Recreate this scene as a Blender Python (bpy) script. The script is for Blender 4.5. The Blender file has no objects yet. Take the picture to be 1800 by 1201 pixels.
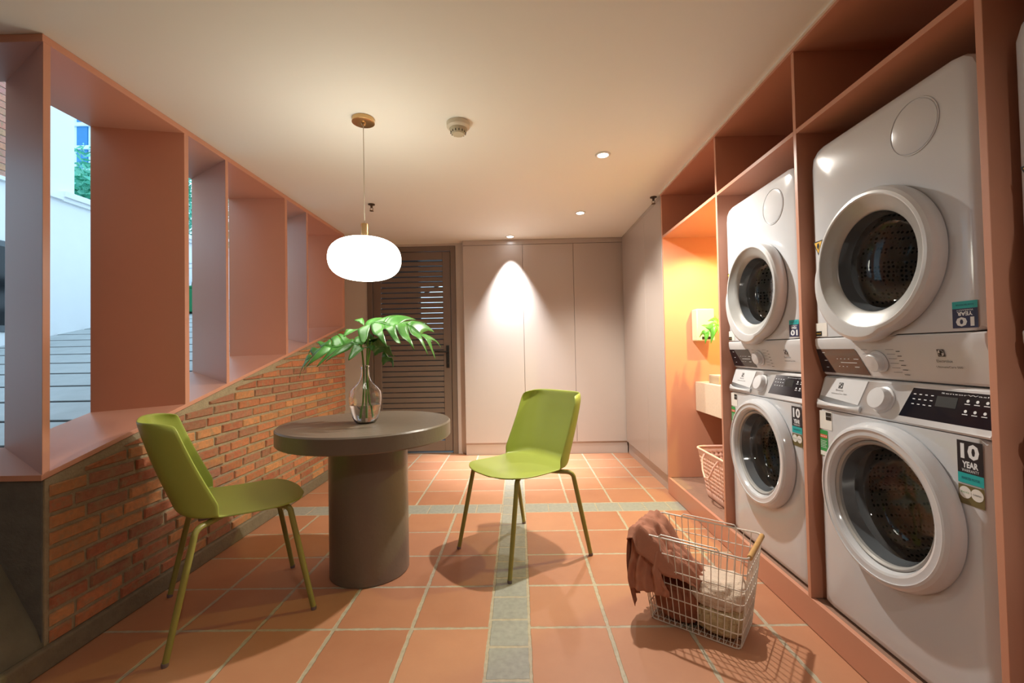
import bpy, math, random
from mathutils import Vector, Matrix, noise
random.seed(7)
PI = math.pi
S = bpy.context.scene
COL = S.collection

# ------------------------------------------------------------------ camera
yaw, pitch, roll, F_PX, CH = -0.0151, 0.0206, -0.0196, 777.627, 1.0901
Fv = Vector((math.sin(yaw)*math.cos(pitch), math.cos(yaw)*math.cos(pitch), math.sin(pitch)))
R0 = Vector((math.cos(yaw), -math.sin(yaw), 0)); U0 = R0.cross(Fv)
Rv = R0*math.cos(roll) + U0*math.sin(roll); Uv = U0*math.cos(roll) - R0*math.sin(roll)
cam_data = bpy.data.cameras.new('camera'); cam = bpy.data.objects.new('camera', cam_data); COL.objects.link(cam)
M = Matrix.Identity(4)
for i in range(3):
    M[i][0] = Rv[i]; M[i][1] = Uv[i]; M[i][2] = -Fv[i]
M[2][3] = CH
cam.matrix_world = M
cam_data.sensor_width = 36.0; cam_data.lens = 36.0*F_PX/1800.0; cam_data.clip_start = 0.02; cam_data.clip_end = 300
S.camera = cam

# ------------------------------------------------------------------ world, exposure
S.view_settings.view_transform = 'Standard'; S.view_settings.look = 'None'
S.view_settings.gamma = 1.0; S.view_settings.use_curve_mapping = False
S.view_settings.exposure = 0.22
w = bpy.data.worlds.new('sky'); S.world = w; w.use_nodes = True
bg = w.node_tree.nodes['Background']; bg.inputs['Color'].default_value = (0.56, 0.80, 1.0, 1); bg.inputs['Strength'].default_value = 1.9

def spot(name, x, y, z, power, size, blend, color=(1, .86, .70), radius=.025, aim=None):
    d = bpy.data.lights.new(name, 'SPOT'); d.energy = power; d.spot_size = math.radians(size); d.spot_blend = blend
    d.color = color; d.shadow_soft_size = radius
    o = bpy.data.objects.new(name, d); COL.objects.link(o); o.location = (x, y, z)
    if aim:
        o.rotation_euler = (Vector(aim)-Vector((x, y, z))).to_track_quat('-Z', 'Y').to_euler()
    return o
H = 2.262
WARM = (1, .94, .84)
spot('downlight_beam', .531, 2.655, H-.03, 138, 150, .6, WARM)
spot('downlight_beam', .55, 3.781, H-.03, 72, 104, .8, WARM)
spot('downlight_beam', -.066, 4.515, H-.02, 460, 62, 1, (.93, .97, 1), .012)
spot('downlight_beam', .45, -.35, H-.03, 26, 155, .6, WARM)  # unseen fill lamp, added behind the camera to lift the near floor
spot('downlight_beam', -.9, -.9, H-.03, 4, 155, .6, WARM)  # second added fill lamp behind the camera, weaker
spot('niche_downlight_beam', 1.52, 2.74, 1.88, 50, 165, .4, (.94, 1, .28), .02)

# ------------------------------------------------------------------ materials
def lin(c):
    return tuple((v/255/12.92 if v/255 <= .04045 else ((v/255+.055)/1.055)**2.4) for v in c)
def new_mat(name):
    m = bpy.data.materials.new(name); m.use_nodes = True
    return m, m.node_tree.nodes, m.node_tree.links, m.node_tree.nodes['Principled BSDF']
def mat(name, rgb, rough=.5, metal=0, var=.06, vscale=6, bump=0, bscale=60, spec=.5, coat=0):
    m, n, l, b = new_mat(name); c = lin(rgb)
    b.inputs['Roughness'].default_value = rough; b.inputs['Metallic'].default_value = metal
    b.inputs['Specular IOR Level'].default_value = spec; b.inputs['Coat Weight'].default_value = coat
    b.inputs['Coat Roughness'].default_value = .08
    tc = n.new('ShaderNodeTexCoord')
    nz = n.new('ShaderNodeTexNoise'); nz.inputs['Scale'].default_value = vscale; nz.inputs['Detail'].default_value = 4
    l.new(tc.outputs['Object'], nz.inputs['Vector'])
    mx = n.new('ShaderNodeMix'); mx.data_type = 'RGBA'
    mx.inputs[6].default_value = tuple(v*(1-var) for v in c)+(1,); mx.inputs[7].default_value = tuple(min(1, v*(1+var)) for v in c)+(1,)
    l.new(nz.outputs['Fac'], mx.inputs[0]); l.new(mx.outputs[2], b.inputs['Base Color'])
    if bump:
        nb = n.new('ShaderNodeTexNoise'); nb.inputs['Scale'].default_value = bscale; nb.inputs['Detail'].default_value = 5
        l.new(tc.outputs['Object'], nb.inputs['Vector'])
        bp = n.new('ShaderNodeBump'); bp.inputs['Strength'].default_value = bump; bp.inputs['Distance'].default_value = .004
        l.new(nb.outputs['Fac'], bp.inputs['Height']); l.new(bp.outputs['Normal'], b.inputs['Normal'])
    return m
def emit(name, rgb, strength):
    m, n, l, b = new_mat(name)
    b.inputs['Base Color'].default_value = (.8, .8, .8, 1)
    b.inputs['Emission Color'].default_value = tuple(rgb)+(1,); b.inputs['Emission Strength'].default_value = strength
    return m
def thin_glass(name, tint=(1, 1, 1), ior=1.45):
    m = bpy.data.materials.new(name); m.use_nodes = True; n = m.node_tree.nodes; l = m.node_tree.links; n.clear()
    out = n.new('ShaderNodeOutputMaterial'); tr = n.new('ShaderNodeBsdfTransparent'); gl = n.new('ShaderNodeBsdfGlossy')
    tr.inputs['Color'].default_value = tuple(tint)+(1,); gl.inputs['Roughness'].default_value = .03
    fr = n.new('ShaderNodeFresnel'); fr.inputs['IOR'].default_value = ior
    mx = n.new('ShaderNodeMixShader'); l.new(fr.outputs[0], mx.inputs[0]); l.new(tr.outputs[0], mx.inputs[1]); l.new(gl.outputs[0], mx.inputs[2])
    l.new(mx.outputs[0], out.inputs['Surface']); return m
def glass(name, ior=1.45, tint=(1, 1, 1)):
    m, n, l, b = new_mat(name); b.inputs['Transmission Weight'].default_value = 1; b.inputs['IOR'].default_value = ior
    b.inputs['Roughness'].default_value = 0; b.inputs['Base Color'].default_value = tuple(tint)+(1,); return m
def brushed(name, rgb, rough=.28, metal=.85):
    return mat(name, rgb, rough, metal, .05, 40)

def floor_mat():
    m, n, l, b = new_mat('terracotta tile floor')
    tc = n.new('ShaderNodeTexCoord'); sp = n.new('ShaderNodeSeparateXYZ'); l.new(tc.outputs['Object'], sp.inputs[0])
    def mt(op, a, b2=None, c=None):
        q = n.new('ShaderNodeMath'); q.operation = op
        for i, v in enumerate((a, b2, c)):
            if v is None: continue
            if isinstance(v, (int, float)): q.inputs[i].default_value = v
            else: l.new(v, q.inputs[i])
        return q.outputs[0]
    x, y = sp.outputs[0], sp.outputs[1]
    X0, X1, Y0, Y1, G = -.134, .018, 3.002, 3.164, .31
    u = mt('MAXIMUM', mt('SUBTRACT', x, X1), mt('SUBTRACT', X0, x))
    v = mt('MAXIMUM', mt('SUBTRACT', y, Y1), mt('SUBTRACT', Y0, y))
    wob = n.new('ShaderNodeTexNoise'); wob.inputs['Scale'].default_value = 25; wob.inputs['Detail'].default_value = 3; l.new(tc.outputs['Object'], wob.inputs['Vector'])
    wv = mt('MULTIPLY', mt('SUBTRACT', wob.outputs['Fac'], .5), .010)
    def edge(q, pitch, half):       # 1 at a joint
        f = mt('FRACT', mt('DIVIDE', q, pitch)); d = mt('MULTIPLY', mt('MINIMUM', f, mt('SUBTRACT', 1, f)), pitch)
        d = mt('ADD', d, wv)
        k = n.new('ShaderNodeMapRange'); k.inputs[1].default_value = half-.0012; k.inputs[2].default_value = half+.0012; k.inputs[3].default_value = 1; k.inputs[4].default_value = 0
        l.new(d, k.inputs[0]); return k.outputs[0]
    su = mt('LESS_THAN', u, 0); sv = mt('LESS_THAN', v, 0); strip = mt('MAXIMUM', su, sv)
    ju = edge(u, G, .0076); jv = edge(v, G, .0066)
    tile_joint = mt('MAXIMUM', ju, jv)
    sjoint = mt('MAXIMUM', mt('MULTIPLY', su, mt('MAXIMUM', edge(y, .165, .006), edge(u, 5.0, .004))), mt('MULTIPLY', mt('MULTIPLY', sv, mt('SUBTRACT', 1, su)), mt('MAXIMUM', edge(mt('SUBTRACT', x, .018), .165, .004), edge(v, 5.0, .004))))
    nst = mt('SUBTRACT', 1, strip)
    joint = mt('MAXIMUM', mt('MULTIPLY', tile_joint, nst), mt('MULTIPLY', sjoint, strip))
    # per tile value
    cb = n.new('ShaderNodeCombineXYZ')
    l.new(mt('ADD', mt('FLOOR', mt('DIVIDE', u, G)), mt('MULTIPLY', mt('GREATER_THAN', x, X1), 50)), cb.inputs[0])
    l.new(mt('ADD', mt('FLOOR', mt('DIVIDE', v, G)), mt('MULTIPLY', mt('GREATER_THAN', y, Y1), 50)), cb.inputs[1])
    wn = n.new('ShaderNodeTexWhiteNoise'); l.new(cb.outputs[0], wn.inputs['Vector'])
    ns = n.new('ShaderNodeTexNoise'); ns.inputs['Scale'].default_value = 5; ns.inputs['Detail'].default_value = 8; ns.inputs['Roughness'].default_value = .65; l.new(tc.outputs['Object'], ns.inputs['Vector'])
    fac = mt('ADD', mt('MULTIPLY', wn.outputs['Value'], .45), mt('MULTIPLY', ns.outputs['Fac'], .6))
    def mix(f, a, b2):
        q = n.new('ShaderNodeMix'); q.data_type = 'RGBA'
        l.new(f, q.inputs[0])
        for i, vv in ((6, a), (7, b2)):
            if isinstance(vv, tuple): q.inputs[i].default_value = vv+(1,)
            else: l.new(vv, q.inputs[i])
        return q.outputs[2]
    tile = mix(fac, lin((166, 109, 80)), lin((197, 143, 108)))
    fine = n.new('ShaderNodeTexNoise'); fine.inputs['Scale'].default_value = 45; fine.inputs['Detail'].default_value = 6; l.new(tc.outputs['Object'], fine.inputs['Vector'])
    grey = mix(fine.outputs['Fac'], lin((132, 134, 126)), lin((172, 172, 162)))
    gro = mix(fine.outputs['Fac'], lin((150, 138, 116)), lin((202, 192, 168)))
    c = mix(strip, tile, grey); c = mix(joint, c, gro)
    l.new(c, b.inputs['Base Color'])
    b.inputs['Roughness'].default_value = .46
    hgt = mt('ADD', mt('MULTIPLY', joint, -1), mt('MULTIPLY', fine.outputs['Fac'], .12))
    bp = n.new('ShaderNodeBump'); bp.inputs['Strength'].default_value = .6; bp.inputs['Distance'].default_value = .003
    l.new(hgt, bp.inputs['Height']); l.new(bp.outputs['Normal'], b.inputs['Normal'])
    return m
def attr_mat(name, rough=.8, bump=.5, bscale=120, attr='Col', var=.16):
    m, n, l, b = new_mat(name); b.inputs['Roughness'].default_value = rough
    a = n.new('ShaderNodeAttribute'); a.attribute_name = attr
    tc = n.new('ShaderNodeTexCoord'); nz = n.new('ShaderNodeTexNoise'); nz.inputs['Scale'].default_value = bscale*.4; nz.inputs['Detail'].default_value = 6
    l.new(tc.outputs['Object'], nz.inputs['Vector'])
    mr = n.new('ShaderNodeMapRange'); mr.inputs[3].default_value = 1-var*2; mr.inputs[4].default_value = 1+var*2; l.new(nz.outputs['Fac'], mr.inputs[0])
    vm = n.new('ShaderNodeVectorMath'); vm.operation = 'SCALE'; l.new(a.outputs['Color'], vm.inputs[0]); l.new(mr.outputs[0], vm.inputs['Scale'])
    n2 = n.new('ShaderNodeTexNoise'); n2.inputs['Scale'].default_value = 22; n2.inputs['Detail'].default_value = 8; n2.inputs['Roughness'].default_value = .7; l.new(tc.outputs['Object'], n2.inputs['Vector'])
    m2 = n.new('ShaderNodeMapRange'); m2.inputs[1].default_value = .48; m2.inputs[2].default_value = .66; m2.inputs[3].default_value = 0; m2.inputs[4].default_value = .75; l.new(n2.outputs['Fac'], m2.inputs[0])
    mm = n.new('ShaderNodeMix'); mm.data_type = 'RGBA'; l.new(m2.outputs[0], mm.inputs[0]); l.new(vm.outputs[0], mm.inputs[6]); mm.inputs[7].default_value = lin((150, 130, 98))+(1,)
    l.new(mm.outputs[2], b.inputs['Base Color'])
    bp = n.new('ShaderNodeBump'); bp.inputs['Strength'].default_value = bump; bp.inputs['Distance'].default_value = .004
    l.new(nz.outputs['Fac'], bp.inputs['Height']); l.new(bp.outputs['Normal'], b.inputs['Normal'])
    return m
def drum_mat():
    m, n, l, b = new_mat('perforated steel drum'); tc = n.new('ShaderNodeTexCoord')
    vo = n.new('ShaderNodeTexVoronoi'); vo.inputs['Scale'].default_value = 62; vo.inputs['Randomness'].default_value = .35; l.new(tc.outputs['Object'], vo.inputs['Vector'])
    cr = n.new('ShaderNodeValToRGB'); cr.color_ramp.elements[0].position = .28; cr.color_ramp.elements[0].color = (.01, .01, .01, 1)
    cr.color_ramp.elements[1].position = .36; cr.color_ramp.elements[1].color = (.55, .53, .50, 1); l.new(vo.outputs['Distance'], cr.inputs[0]); l.new(cr.outputs[0], b.inputs['Base Color'])
    b.inputs['Metallic'].default_value = .5; b.inputs['Roughness'].default_value = .35; return m
def leaf_mat(name, a, c):
    m, n, l, b = new_mat(name); tc = n.new('ShaderNodeTexCoord'); nz = n.new('ShaderNodeTexNoise'); nz.inputs['Scale'].default_value = 14; l.new(tc.outputs['Object'], nz.inputs['Vector'])
    mx = n.new('ShaderNodeMix'); mx.data_type = 'RGBA'; mx.inputs[6].default_value = lin(a)+(1,); mx.inputs[7].default_value = lin(c)+(1,)
    l.new(nz.outputs['Fac'], mx.inputs[0]); l.new(mx.outputs[2], b.inputs['Base Color']); b.inputs['Roughness'].default_value = .35
    b.inputs['Subsurface Weight'].default_value = 0; return m

M_ceil = mat('cream painted ceiling', (238, 236, 226), .7, var=.015, vscale=2)
M_wall = mat('off white painted wall', (205, 192, 180), .6, var=.02, vscale=2)
M_cup = mat('satin grey beige laminate', (184, 172, 164), .24, var=.01, vscale=1)
M_pink = mat('salmon pink laminate', (206, 148, 122), .38, var=.02, vscale=2)
M_edge = mat('salmon pink edge', (220, 160, 130), .4, var=.02)
M_floor = floor_mat()
M_conc = mat('rough grey concrete', (104, 103, 98), .9, var=.3, vscale=18, bump=.8, bscale=90)
M_cement = mat('cement skirting', (118, 106, 86), .9, var=.25, vscale=25, bump=.7, bscale=70)
M_mortar = mat('grey brown mortar', (160, 146, 118), .95, var=.25, vscale=40, bump=.8, bscale=120)
M_brick = attr_mat('rough fired brick')
M_white = mat('glossy white enamel', (203, 206, 211), .14, var=.008, coat=.3)
M_panelw = mat('white plastic fascia', (206, 207, 210), .25, var=.01)
M_silver = brushed('silver door trim', (206, 208, 210), .28, .1)
M_silver2 = brushed('grey silver inner trim', (170, 170, 168), .34, .2)
M_lcd = mat('dark navy glass fascia', (22, 26, 36), .06, var=.02, spec=.7)
M_gask = mat('grey rubber gasket', (170, 172, 174), .45)
M_bowl = mat('smoke grey glossy bowl', (84, 88, 92), .1, coat=.5)
M_drum = drum_mat()
M_glassw = thin_glass('door glass', (.9, .91, .92), 1.5)
M_ink = mat('dark printed ink', (60, 58, 58), .5)
M_inkw = mat('white printed ink', (225, 230, 235), .5)
M_blk = mat('black plastic', (18, 18, 18), .4)
M_table = mat('taupe grey concrete table', (116, 104, 92), .34, var=.1, vscale=5, bump=.25, bscale=50)
M_chair = mat('olive green moulded plastic', (160, 172, 78), .36, var=.02, bump=.08, bscale=400)
M_leg = mat('olive painted steel', (146, 142, 74), .35, var=.02)
M_under = mat('mauve grey underframe', (120, 104, 108), .5)
M_gold = brushed('brushed brass', (206, 170, 120), .25, .9)
M_cord = mat('clear pale cord', (200, 190, 170), .4)
M_globe = emit('opal glass globe', (1, .98, .84), 9.5)
M_led = emit('lit downlight lens', (1, .95, .85), 22)
M_ledc = emit('lit cool downlight lens', (.95, .98, 1), 22)
M_ledn = emit('lit warm niche lens', (1, .7, .3), 9)
M_brown = mat('dark brown metal', (116, 102, 92), .4, var=.04)
M_wood = mat('pale oak handle', (205, 160, 100), .45, var=.15, vscale=40)
M_wire = mat('white coated wire', (228, 220, 208), .35)
M_cloth = mat('dusty rose cotton', (178, 122, 98), .9, var=.10, vscale=20, bump=.3, bscale=300)
M_cloth2 = mat('rust brown cotton', (158, 98, 72), .9, var=.1, vscale=25, bump=.3, bscale=300)
M_cream = mat('cream knitted cloth', (222, 202, 182), .95, var=.12, vscale=30, bump=.8, bscale=220)
M_lace = mat('beige lace', (200, 180, 140), .95, var=.25, vscale=90, bump=1, bscale=160)
M_leaf = leaf_mat('monstera leaf', (38, 96, 36), (96, 158, 70))
M_leaf2 = leaf_mat('monstera leaf bright', (60, 140, 40), (120, 190, 70))
M_stem = mat('green leaf stalk', (104, 150, 58), .45)
M_vase = glass('clear bottle glass', 1.48)
M_water = glass('water', 1.33)
M_stone = mat('pale speckled stone', (222, 206, 184), .55, var=.10, vscale=60, bump=.2, bscale=80)
M_pbask = mat('blush pink plastic', (240, 200, 184), .45)
M_ramp = mat('blue grey paving', (168, 172, 172), .85, var=.16, vscale=6, bump=.5, bscale=30)
M_groove = mat('dark groove', (26, 25, 24), .9)
M_out = mat('white rendered outside wall', (232, 234, 236), .85, var=.02)
M_dark = mat('dark window glass', (20, 22, 26), .1)
M_fram = mat('grey window frame', (96, 100, 104), .5)
M_teal = mat('teal label', (30, 168, 170), .4)
M_navy = mat('navy label', (28, 34, 78), .4)
M_blackl = mat('black label', (24, 22, 34), .4)
M_olive = mat('olive label', (110, 98, 58), .5)
M_paper = mat('white label paper', (228, 226, 220), .5)
M_greenl = mat('green energy label', (44, 150, 74), .45)
M_redl = mat('orange star band', (220, 96, 60), .45)
M_yel = mat('yellow warning label', (228, 178, 48), .45)
M_bin = mat('green bin plastic', (20, 120, 70), .5)
M_red = mat('red plastic', (190, 60, 60), .5)
M_bark = mat('brown bark', (90, 76, 60), .9)
M_foliage = leaf_mat('outdoor leaves', (50, 160, 150), (130, 220, 180))
M_tower = mat('pale tower wall', (205, 225, 232), .8)
M_towerg = mat('blue tower glass', (30, 120, 180), .3)

# ------------------------------------------------------------------ mesh builder
_txt = {}
def text_geo(s, bold=False):
    k = (s, bold)
    if k in _txt: return _txt[k]
    cu = bpy.data.curves.new('t', 'FONT'); cu.body = s; cu.size = 1; cu.align_x = 'CENTER'; cu.align_y = 'CENTER'; cu.resolution_u = 2
    cu.offset = .04 if bold else 0
    o = bpy.data.objects.new('t', cu); COL.objects.link(o)
    dg = bpy.context.evaluated_depsgraph_get(); me = bpy.data.meshes.new_from_object(o.evaluated_get(dg))
    vs = [v.co.copy() for v in me.vertices]; fs = [tuple(p.vertices) for p in me.polygons]
    bpy.data.objects.remove(o); bpy.data.meshes.remove(me)
    xs = [v.x for v in vs]; ys = [v.y for v in vs]
    cx, cy = (min(xs)+max(xs))/2, (min(ys)+max(ys))/2
    vs = [Vector((v.x-cx, v.y-cy, 0)) for v in vs]
    _txt[k] = (vs, fs, max(xs)-min(xs), max(ys)-min(ys)); return _txt[k]

class MB:
    def __init__(s): s.v = []; s.f = []; s.m = []; s.mats = []; s.cur = 0; s.col = []; s.c = None
    def use(s, m):
        if m not in s.mats: s.mats.append(m)
        s.cur = s.mats.index(m); return s
    def add(s, vs, fs):
        b = len(s.v); s.v += [tuple(q) for q in vs]
        for f in fs: s.f.append(tuple(i+b for i in f)); s.m.append(s.cur); s.col.append(s.c)
        return s
    def box(s, x0, x1, y0, y1, z0, z1):
        vs = [(x, y, z) for x in (x0, x1) for y in (y0, y1) for z in (z0, z1)]
        return s.add(vs, [(0, 1, 3, 2), (4, 6, 7, 5), (0, 4, 5, 1), (2, 3, 7, 6), (0, 2, 6, 4), (1, 5, 7, 3)])
    def hexa(s, p):     # 8 points: bottom loop 4, top loop 4
        return s.add(p, [(3, 2, 1, 0), (4, 5, 6, 7), (0, 1, 5, 4), (1, 2, 6, 5), (2, 3, 7, 6), (3, 0, 4, 7)])
    def loft(s, loops, close=True, cap0=False, cap1=False):
        n = len(loops[0]); vs = [p for L in loops for p in L]; fs = []
        for i in range(len(loops)-1):
            for j in range(n if close else n-1):
                k = (j+1) % n; fs.append((i*n+j, i*n+k, (i+1)*n+k, (i+1)*n+j))
        if cap0: fs.append(tuple(range(n-1, -1, -1)))
        if cap1: fs.append(tuple((len(loops)-1)*n+j for j in range(n)))
        return s.add(vs, fs)
    def lathe(s, prof, c=(0, 0, 0), axis='z', n=48, rf=None, cap0=False, cap1=False):
        loops = []
        for r, h in prof:
            L = []
            for i in range(n):
                t = 2*PI*i/n; rr = rf(t, r) if rf else r
                a, b = rr*math.cos(t), rr*math.sin(t)
                if axis == 'z': L.append((c[0]+a, c[1]+b, c[2]+h))
                elif axis == 'y': L.append((c[0]+a, c[1]+h, c[2]+b))
                else: L.append((c[0]+h, c[1]+a, c[2]+b))
            loops.append(L)
        return s.loft(loops, True, cap0, cap1)
    def tube(s, pts, r, n=10, caps=True, closed=False):
        pts = [Vector(p) for p in pts]; loops = []; up = None; N = len(pts)
        for i, p in enumerate(pts):
            if closed: t = pts[(i+1) % N]-pts[i-1]
            else: t = pts[min(i+1, N-1)]-pts[max(i-1, 0)]
            t.normalize()
            if up is None:
                up = Vector((0, 0, 1)) if abs(t.z) < .9 else Vector((1, 0, 0))
            a = t.cross(up)
            if a.length < 1e-6: a = t.cross(Vector((0, 1, 0)))
            a.normalize(); b = a.cross(t).normalized(); up = b
            rr = r[i] if isinstance(r, (list, tuple)) else r
            loops.append([p+a*(rr*math.cos(2*PI*k/n))+b*(rr*math.sin(2*PI*k/n)) for k in range(n)])
        if closed: loops.append(loops[0]); return s.loft(loops)
        return s.loft(loops, True, caps, caps)
    def prism(s, pts, y0, y1, axis='y'):    # pts (a,b) polygon
        def q(a, b, h): return (a, h, b) if axis == 'y' else ((a, b, h) if axis == 'z' else (h, a, b))
        return s.loft([[q(a, b, y0) for a, b in pts], [q(a, b, y1) for a, b in pts]], True, True, True)
    def text(s, t, cx, cz, height=None, width=None, fn=None, flip=False, bold=False):
        vs, fs, w_, h_ = text_geo(t, bold)
        k = (height/h_) if height else width/w_
        kx = width/w_ if width else k
        sg = -1 if flip else 1
        out = []
        for v in vs:
            X = cx+sg*v.x*kx; Z = cz+sg*v.y*k
            out.append(fn(X, Z))
        return s.add(out, fs)
    def xform(s, M_, start=0):
        for i in range(start, len(s.v)): s.v[i] = tuple(M_ @ Vector(s.v[i]))
        return s
    def build(s, name, m=None, parent=None, smooth=35, bevel=0, loc=None, sub=0, solid=0, bseg=2):
        me = bpy.data.meshes.new(name); me.from_pydata(s.v, [], s.f)
        mats = s.mats or [m]
        for q in mats: me.materials.append(q)
        if s.mats: me.polygons.foreach_set('material_index', s.m)
        if any(c is not None for c in s.col):
            a = me.color_attributes.new('Col', 'FLOAT_COLOR', 'CORNER')
            for p, c in zip(me.polygons, s.col):
                for li in p.loop_indices: a.data[li].color = tuple(c or (.5, .5, .5))+(1,)
        me.update()
        if smooth: me.shade_smooth(); me.set_sharp_from_angle(angle=math.radians(smooth))
        o = bpy.data.objects.new(name, me); COL.objects.link(o)
        if parent: o.parent = parent
        if loc: o.location = loc
        if solid:
            q = o.modifiers.new('s', 'SOLIDIFY'); q.thickness = solid; q.offset = 0
        if bevel:
            q = o.modifiers.new('b', 'BEVEL'); q.width = bevel; q.segments = bseg; q.limit_method = 'ANGLE'; q.angle_limit = math.radians(40)
        if sub:
            q = o.modifiers.new('u', 'SUBSURF'); q.levels = sub; q.render_levels = sub
        return o

def tag(o, label, cat, group=None, kind=None):
    o['label'] = label; o['category'] = cat
    if group: o['group'] = group
    if kind: o['kind'] = kind
    return o
def empty(name, loc=(0, 0, 0), rz=0):
    o = bpy.data.objects.new(name, None); COL.objects.link(o); o.location = loc; o.rotation_euler = (0, 0, rz); o.empty_display_size = .1
    return o
def copy_tree(o, parent=None):
    c = o.copy(); COL.objects.link(c)
    if parent: c.parent = parent
    for ch in list(o.children): copy_tree(ch, c)
    return c
def struct(o, label=None, cat=None):
    o['kind'] = 'structure'
    if label: o['label'] = label; o['category'] = cat
    return o

XL, XR = -1.685, 1.10
YP, P1, P2, P3, P4 = 3.339, 2.442, 1.748, 1.055, .362
XB = 1.84
# ------------------------------------------------------------------ room shell
struct(MB().box(-3.2, XB, -2.7, 4.86, -.06, 0).build('floor', M_floor, smooth=0))
c = MB(); c.box(-2.1, XB+.1, 1.55, 4.95, H, H+.25); c.box(-3.2, XB+.1, -2.7, 1.55, H, H+.25)
struct(c.build('ceiling', M_ceil, smooth=0))
# back wall with the door opening
DX0, DX1, DZ, YB = -1.625, -.665, 2.235, 4.75
b = MB(); b.box(-2.1, DX0, YB, YB+.12, 0, H); b.box(DX1, XB, YB, YB+.12, 0, H); b.box(DX0, DX1, YB, YB+.12, DZ, H)
struct(b.build('wall_back', M_wall, smooth=0))
struct(MB().box(-2.1, -2.0, 4.275, YB, 0, H).build('wall_left_recess', M_wall, smooth=0)).name = 'wall_left'
struct(MB().box(XB, XB+.1, .32, 4.86, 0, H).build('wall_right', M_wall, smooth=0))
struct(MB().box(1.2, 1.3, -2.7, .30, 0, H).build('wall_right_front', M_wall, smooth=0)).name = 'wall_right_front'
struct(MB().box(-3.2, 1.3, -2.8, -2.7, 0, H).build('wall_front', M_wall, smooth=0))
struct(MB().box(-3.3, -3.2, -2.7, 1.56, 0, H).build('wall_left_front', M_wall, smooth=0))

# sloped parapet, brick
sl = lambda y: .30+.25*y          # top of the sill board
zb_of = lambda y: sl(y)-.022
YL0, YL1 = 1.545, 4.262
bw = MB(); bw.use(M_mortar)
bw.hexa([(XL-.008, YL0+.01, .0), (XL-.008, YL1, .0), (XL-.35, YL1, .0), (XL-.35, YL0+.01, .0),
         (XL-.008, YL0+.01, zb_of(YL0)), (XL-.008, YL1, zb_of(YL1)), (XL-.35, YL1, zb_of(YL1)), (XL-.35, YL0+.01, zb_of(YL0))])
bw.use(M_brick)
rowh, bl = .0575, .205
for r in range(24):
    z0 = .075+r*rowh+.006; z1 = z0+rowh-.014
    y = YL0+.012-random.choice((0, .05, .1, .15)); first = True
    while y < YL1-.01:
        L = bl*random.uniform(.9, 1.06) if random.random() > .12 else bl*.5
        y0 = max(y+.007, YL0+.024); y1 = min(y+L-.007, YL1-.003); y += L
        if y1-y0 < .025: continue
        tz0 = min(z1, zb_of(y0)-.03); tz1 = min(z1, zb_of(y1)-.03)
        if max(tz0, tz1) < z0+.014: continue
        tz0 = max(tz0, z0+.003); tz1 = max(tz1, z0+.003)
        t = random.random(); base = (lin((182, 116, 78)), lin((168, 102, 72)), lin((190, 132, 86)), lin((158, 106, 80)))[random.randrange(4)]
        k = random.uniform(.85, 1.12); bw.c = tuple(q*k for q in base)
        d = random.uniform(.001, .005); j = lambda: random.uniform(-.0022, .0022)
        xo = XL-.006; e = .004
        back = [(xo, y0, z0), (xo, y1, z0), (xo, y1, tz1), (xo, y0, tz0)]
        ins = min(e, (min(tz0, tz1)-z0)*.3)
        fr = [(xo+.003+d, y0+e, z0+ins+j()*.5), (xo+.005+d+j()*.5, y1-e, z0+ins+j()*.5), (xo+.005+d, y1-e, tz1-ins+j()*.5), (xo+.005+d+j()*.5, y0+e, tz0-ins+j()*.5)]
        bw.loft([back, fr], True, False, True)
bw.c = None
wl = bw.build('wall_left_brick', smooth=0); struct(wl); wl.name = 'wall_left_brick'
# cement skirting strip and bank up to the driveway, grey end wall
cm = MB(); cm.hexa([(XL+.014, -2.7, 0), (XL+.014, YL1, 0), (XL-.01, YL1, 0), (XL-.01, -2.7, 0), (XL+.012, -2.7, .072), (XL+.012, YL1, .078), (XL-.01, YL1, .085), (XL-.01, -2.7, .078)])
o = struct(cm.build('baseboard_left', M_cement, bevel=.006))
bk = MB(); bk.loft([[(XL-.011, yy, 0), (XL-.011, yy, .085), (XL-.03, yy, .14+.0), (XL-.16, yy, .37), (XL-.55, yy, .39), (XL-.55, yy, 0)] for yy in (-2.6, -1, 0, 1.0, 1.556)], True, True, True)
struct(bk.build('trim_1', mat('mossy cement bank', (112, 107, 90), .9, var=.3, vscale=12, bump=.9, bscale=60), smooth=30))
struct(MB().box(-3.2, XL-.014, 1.550, 1.80, 0, .672).build('wall_left_end', M_conc, smooth=0))

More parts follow.
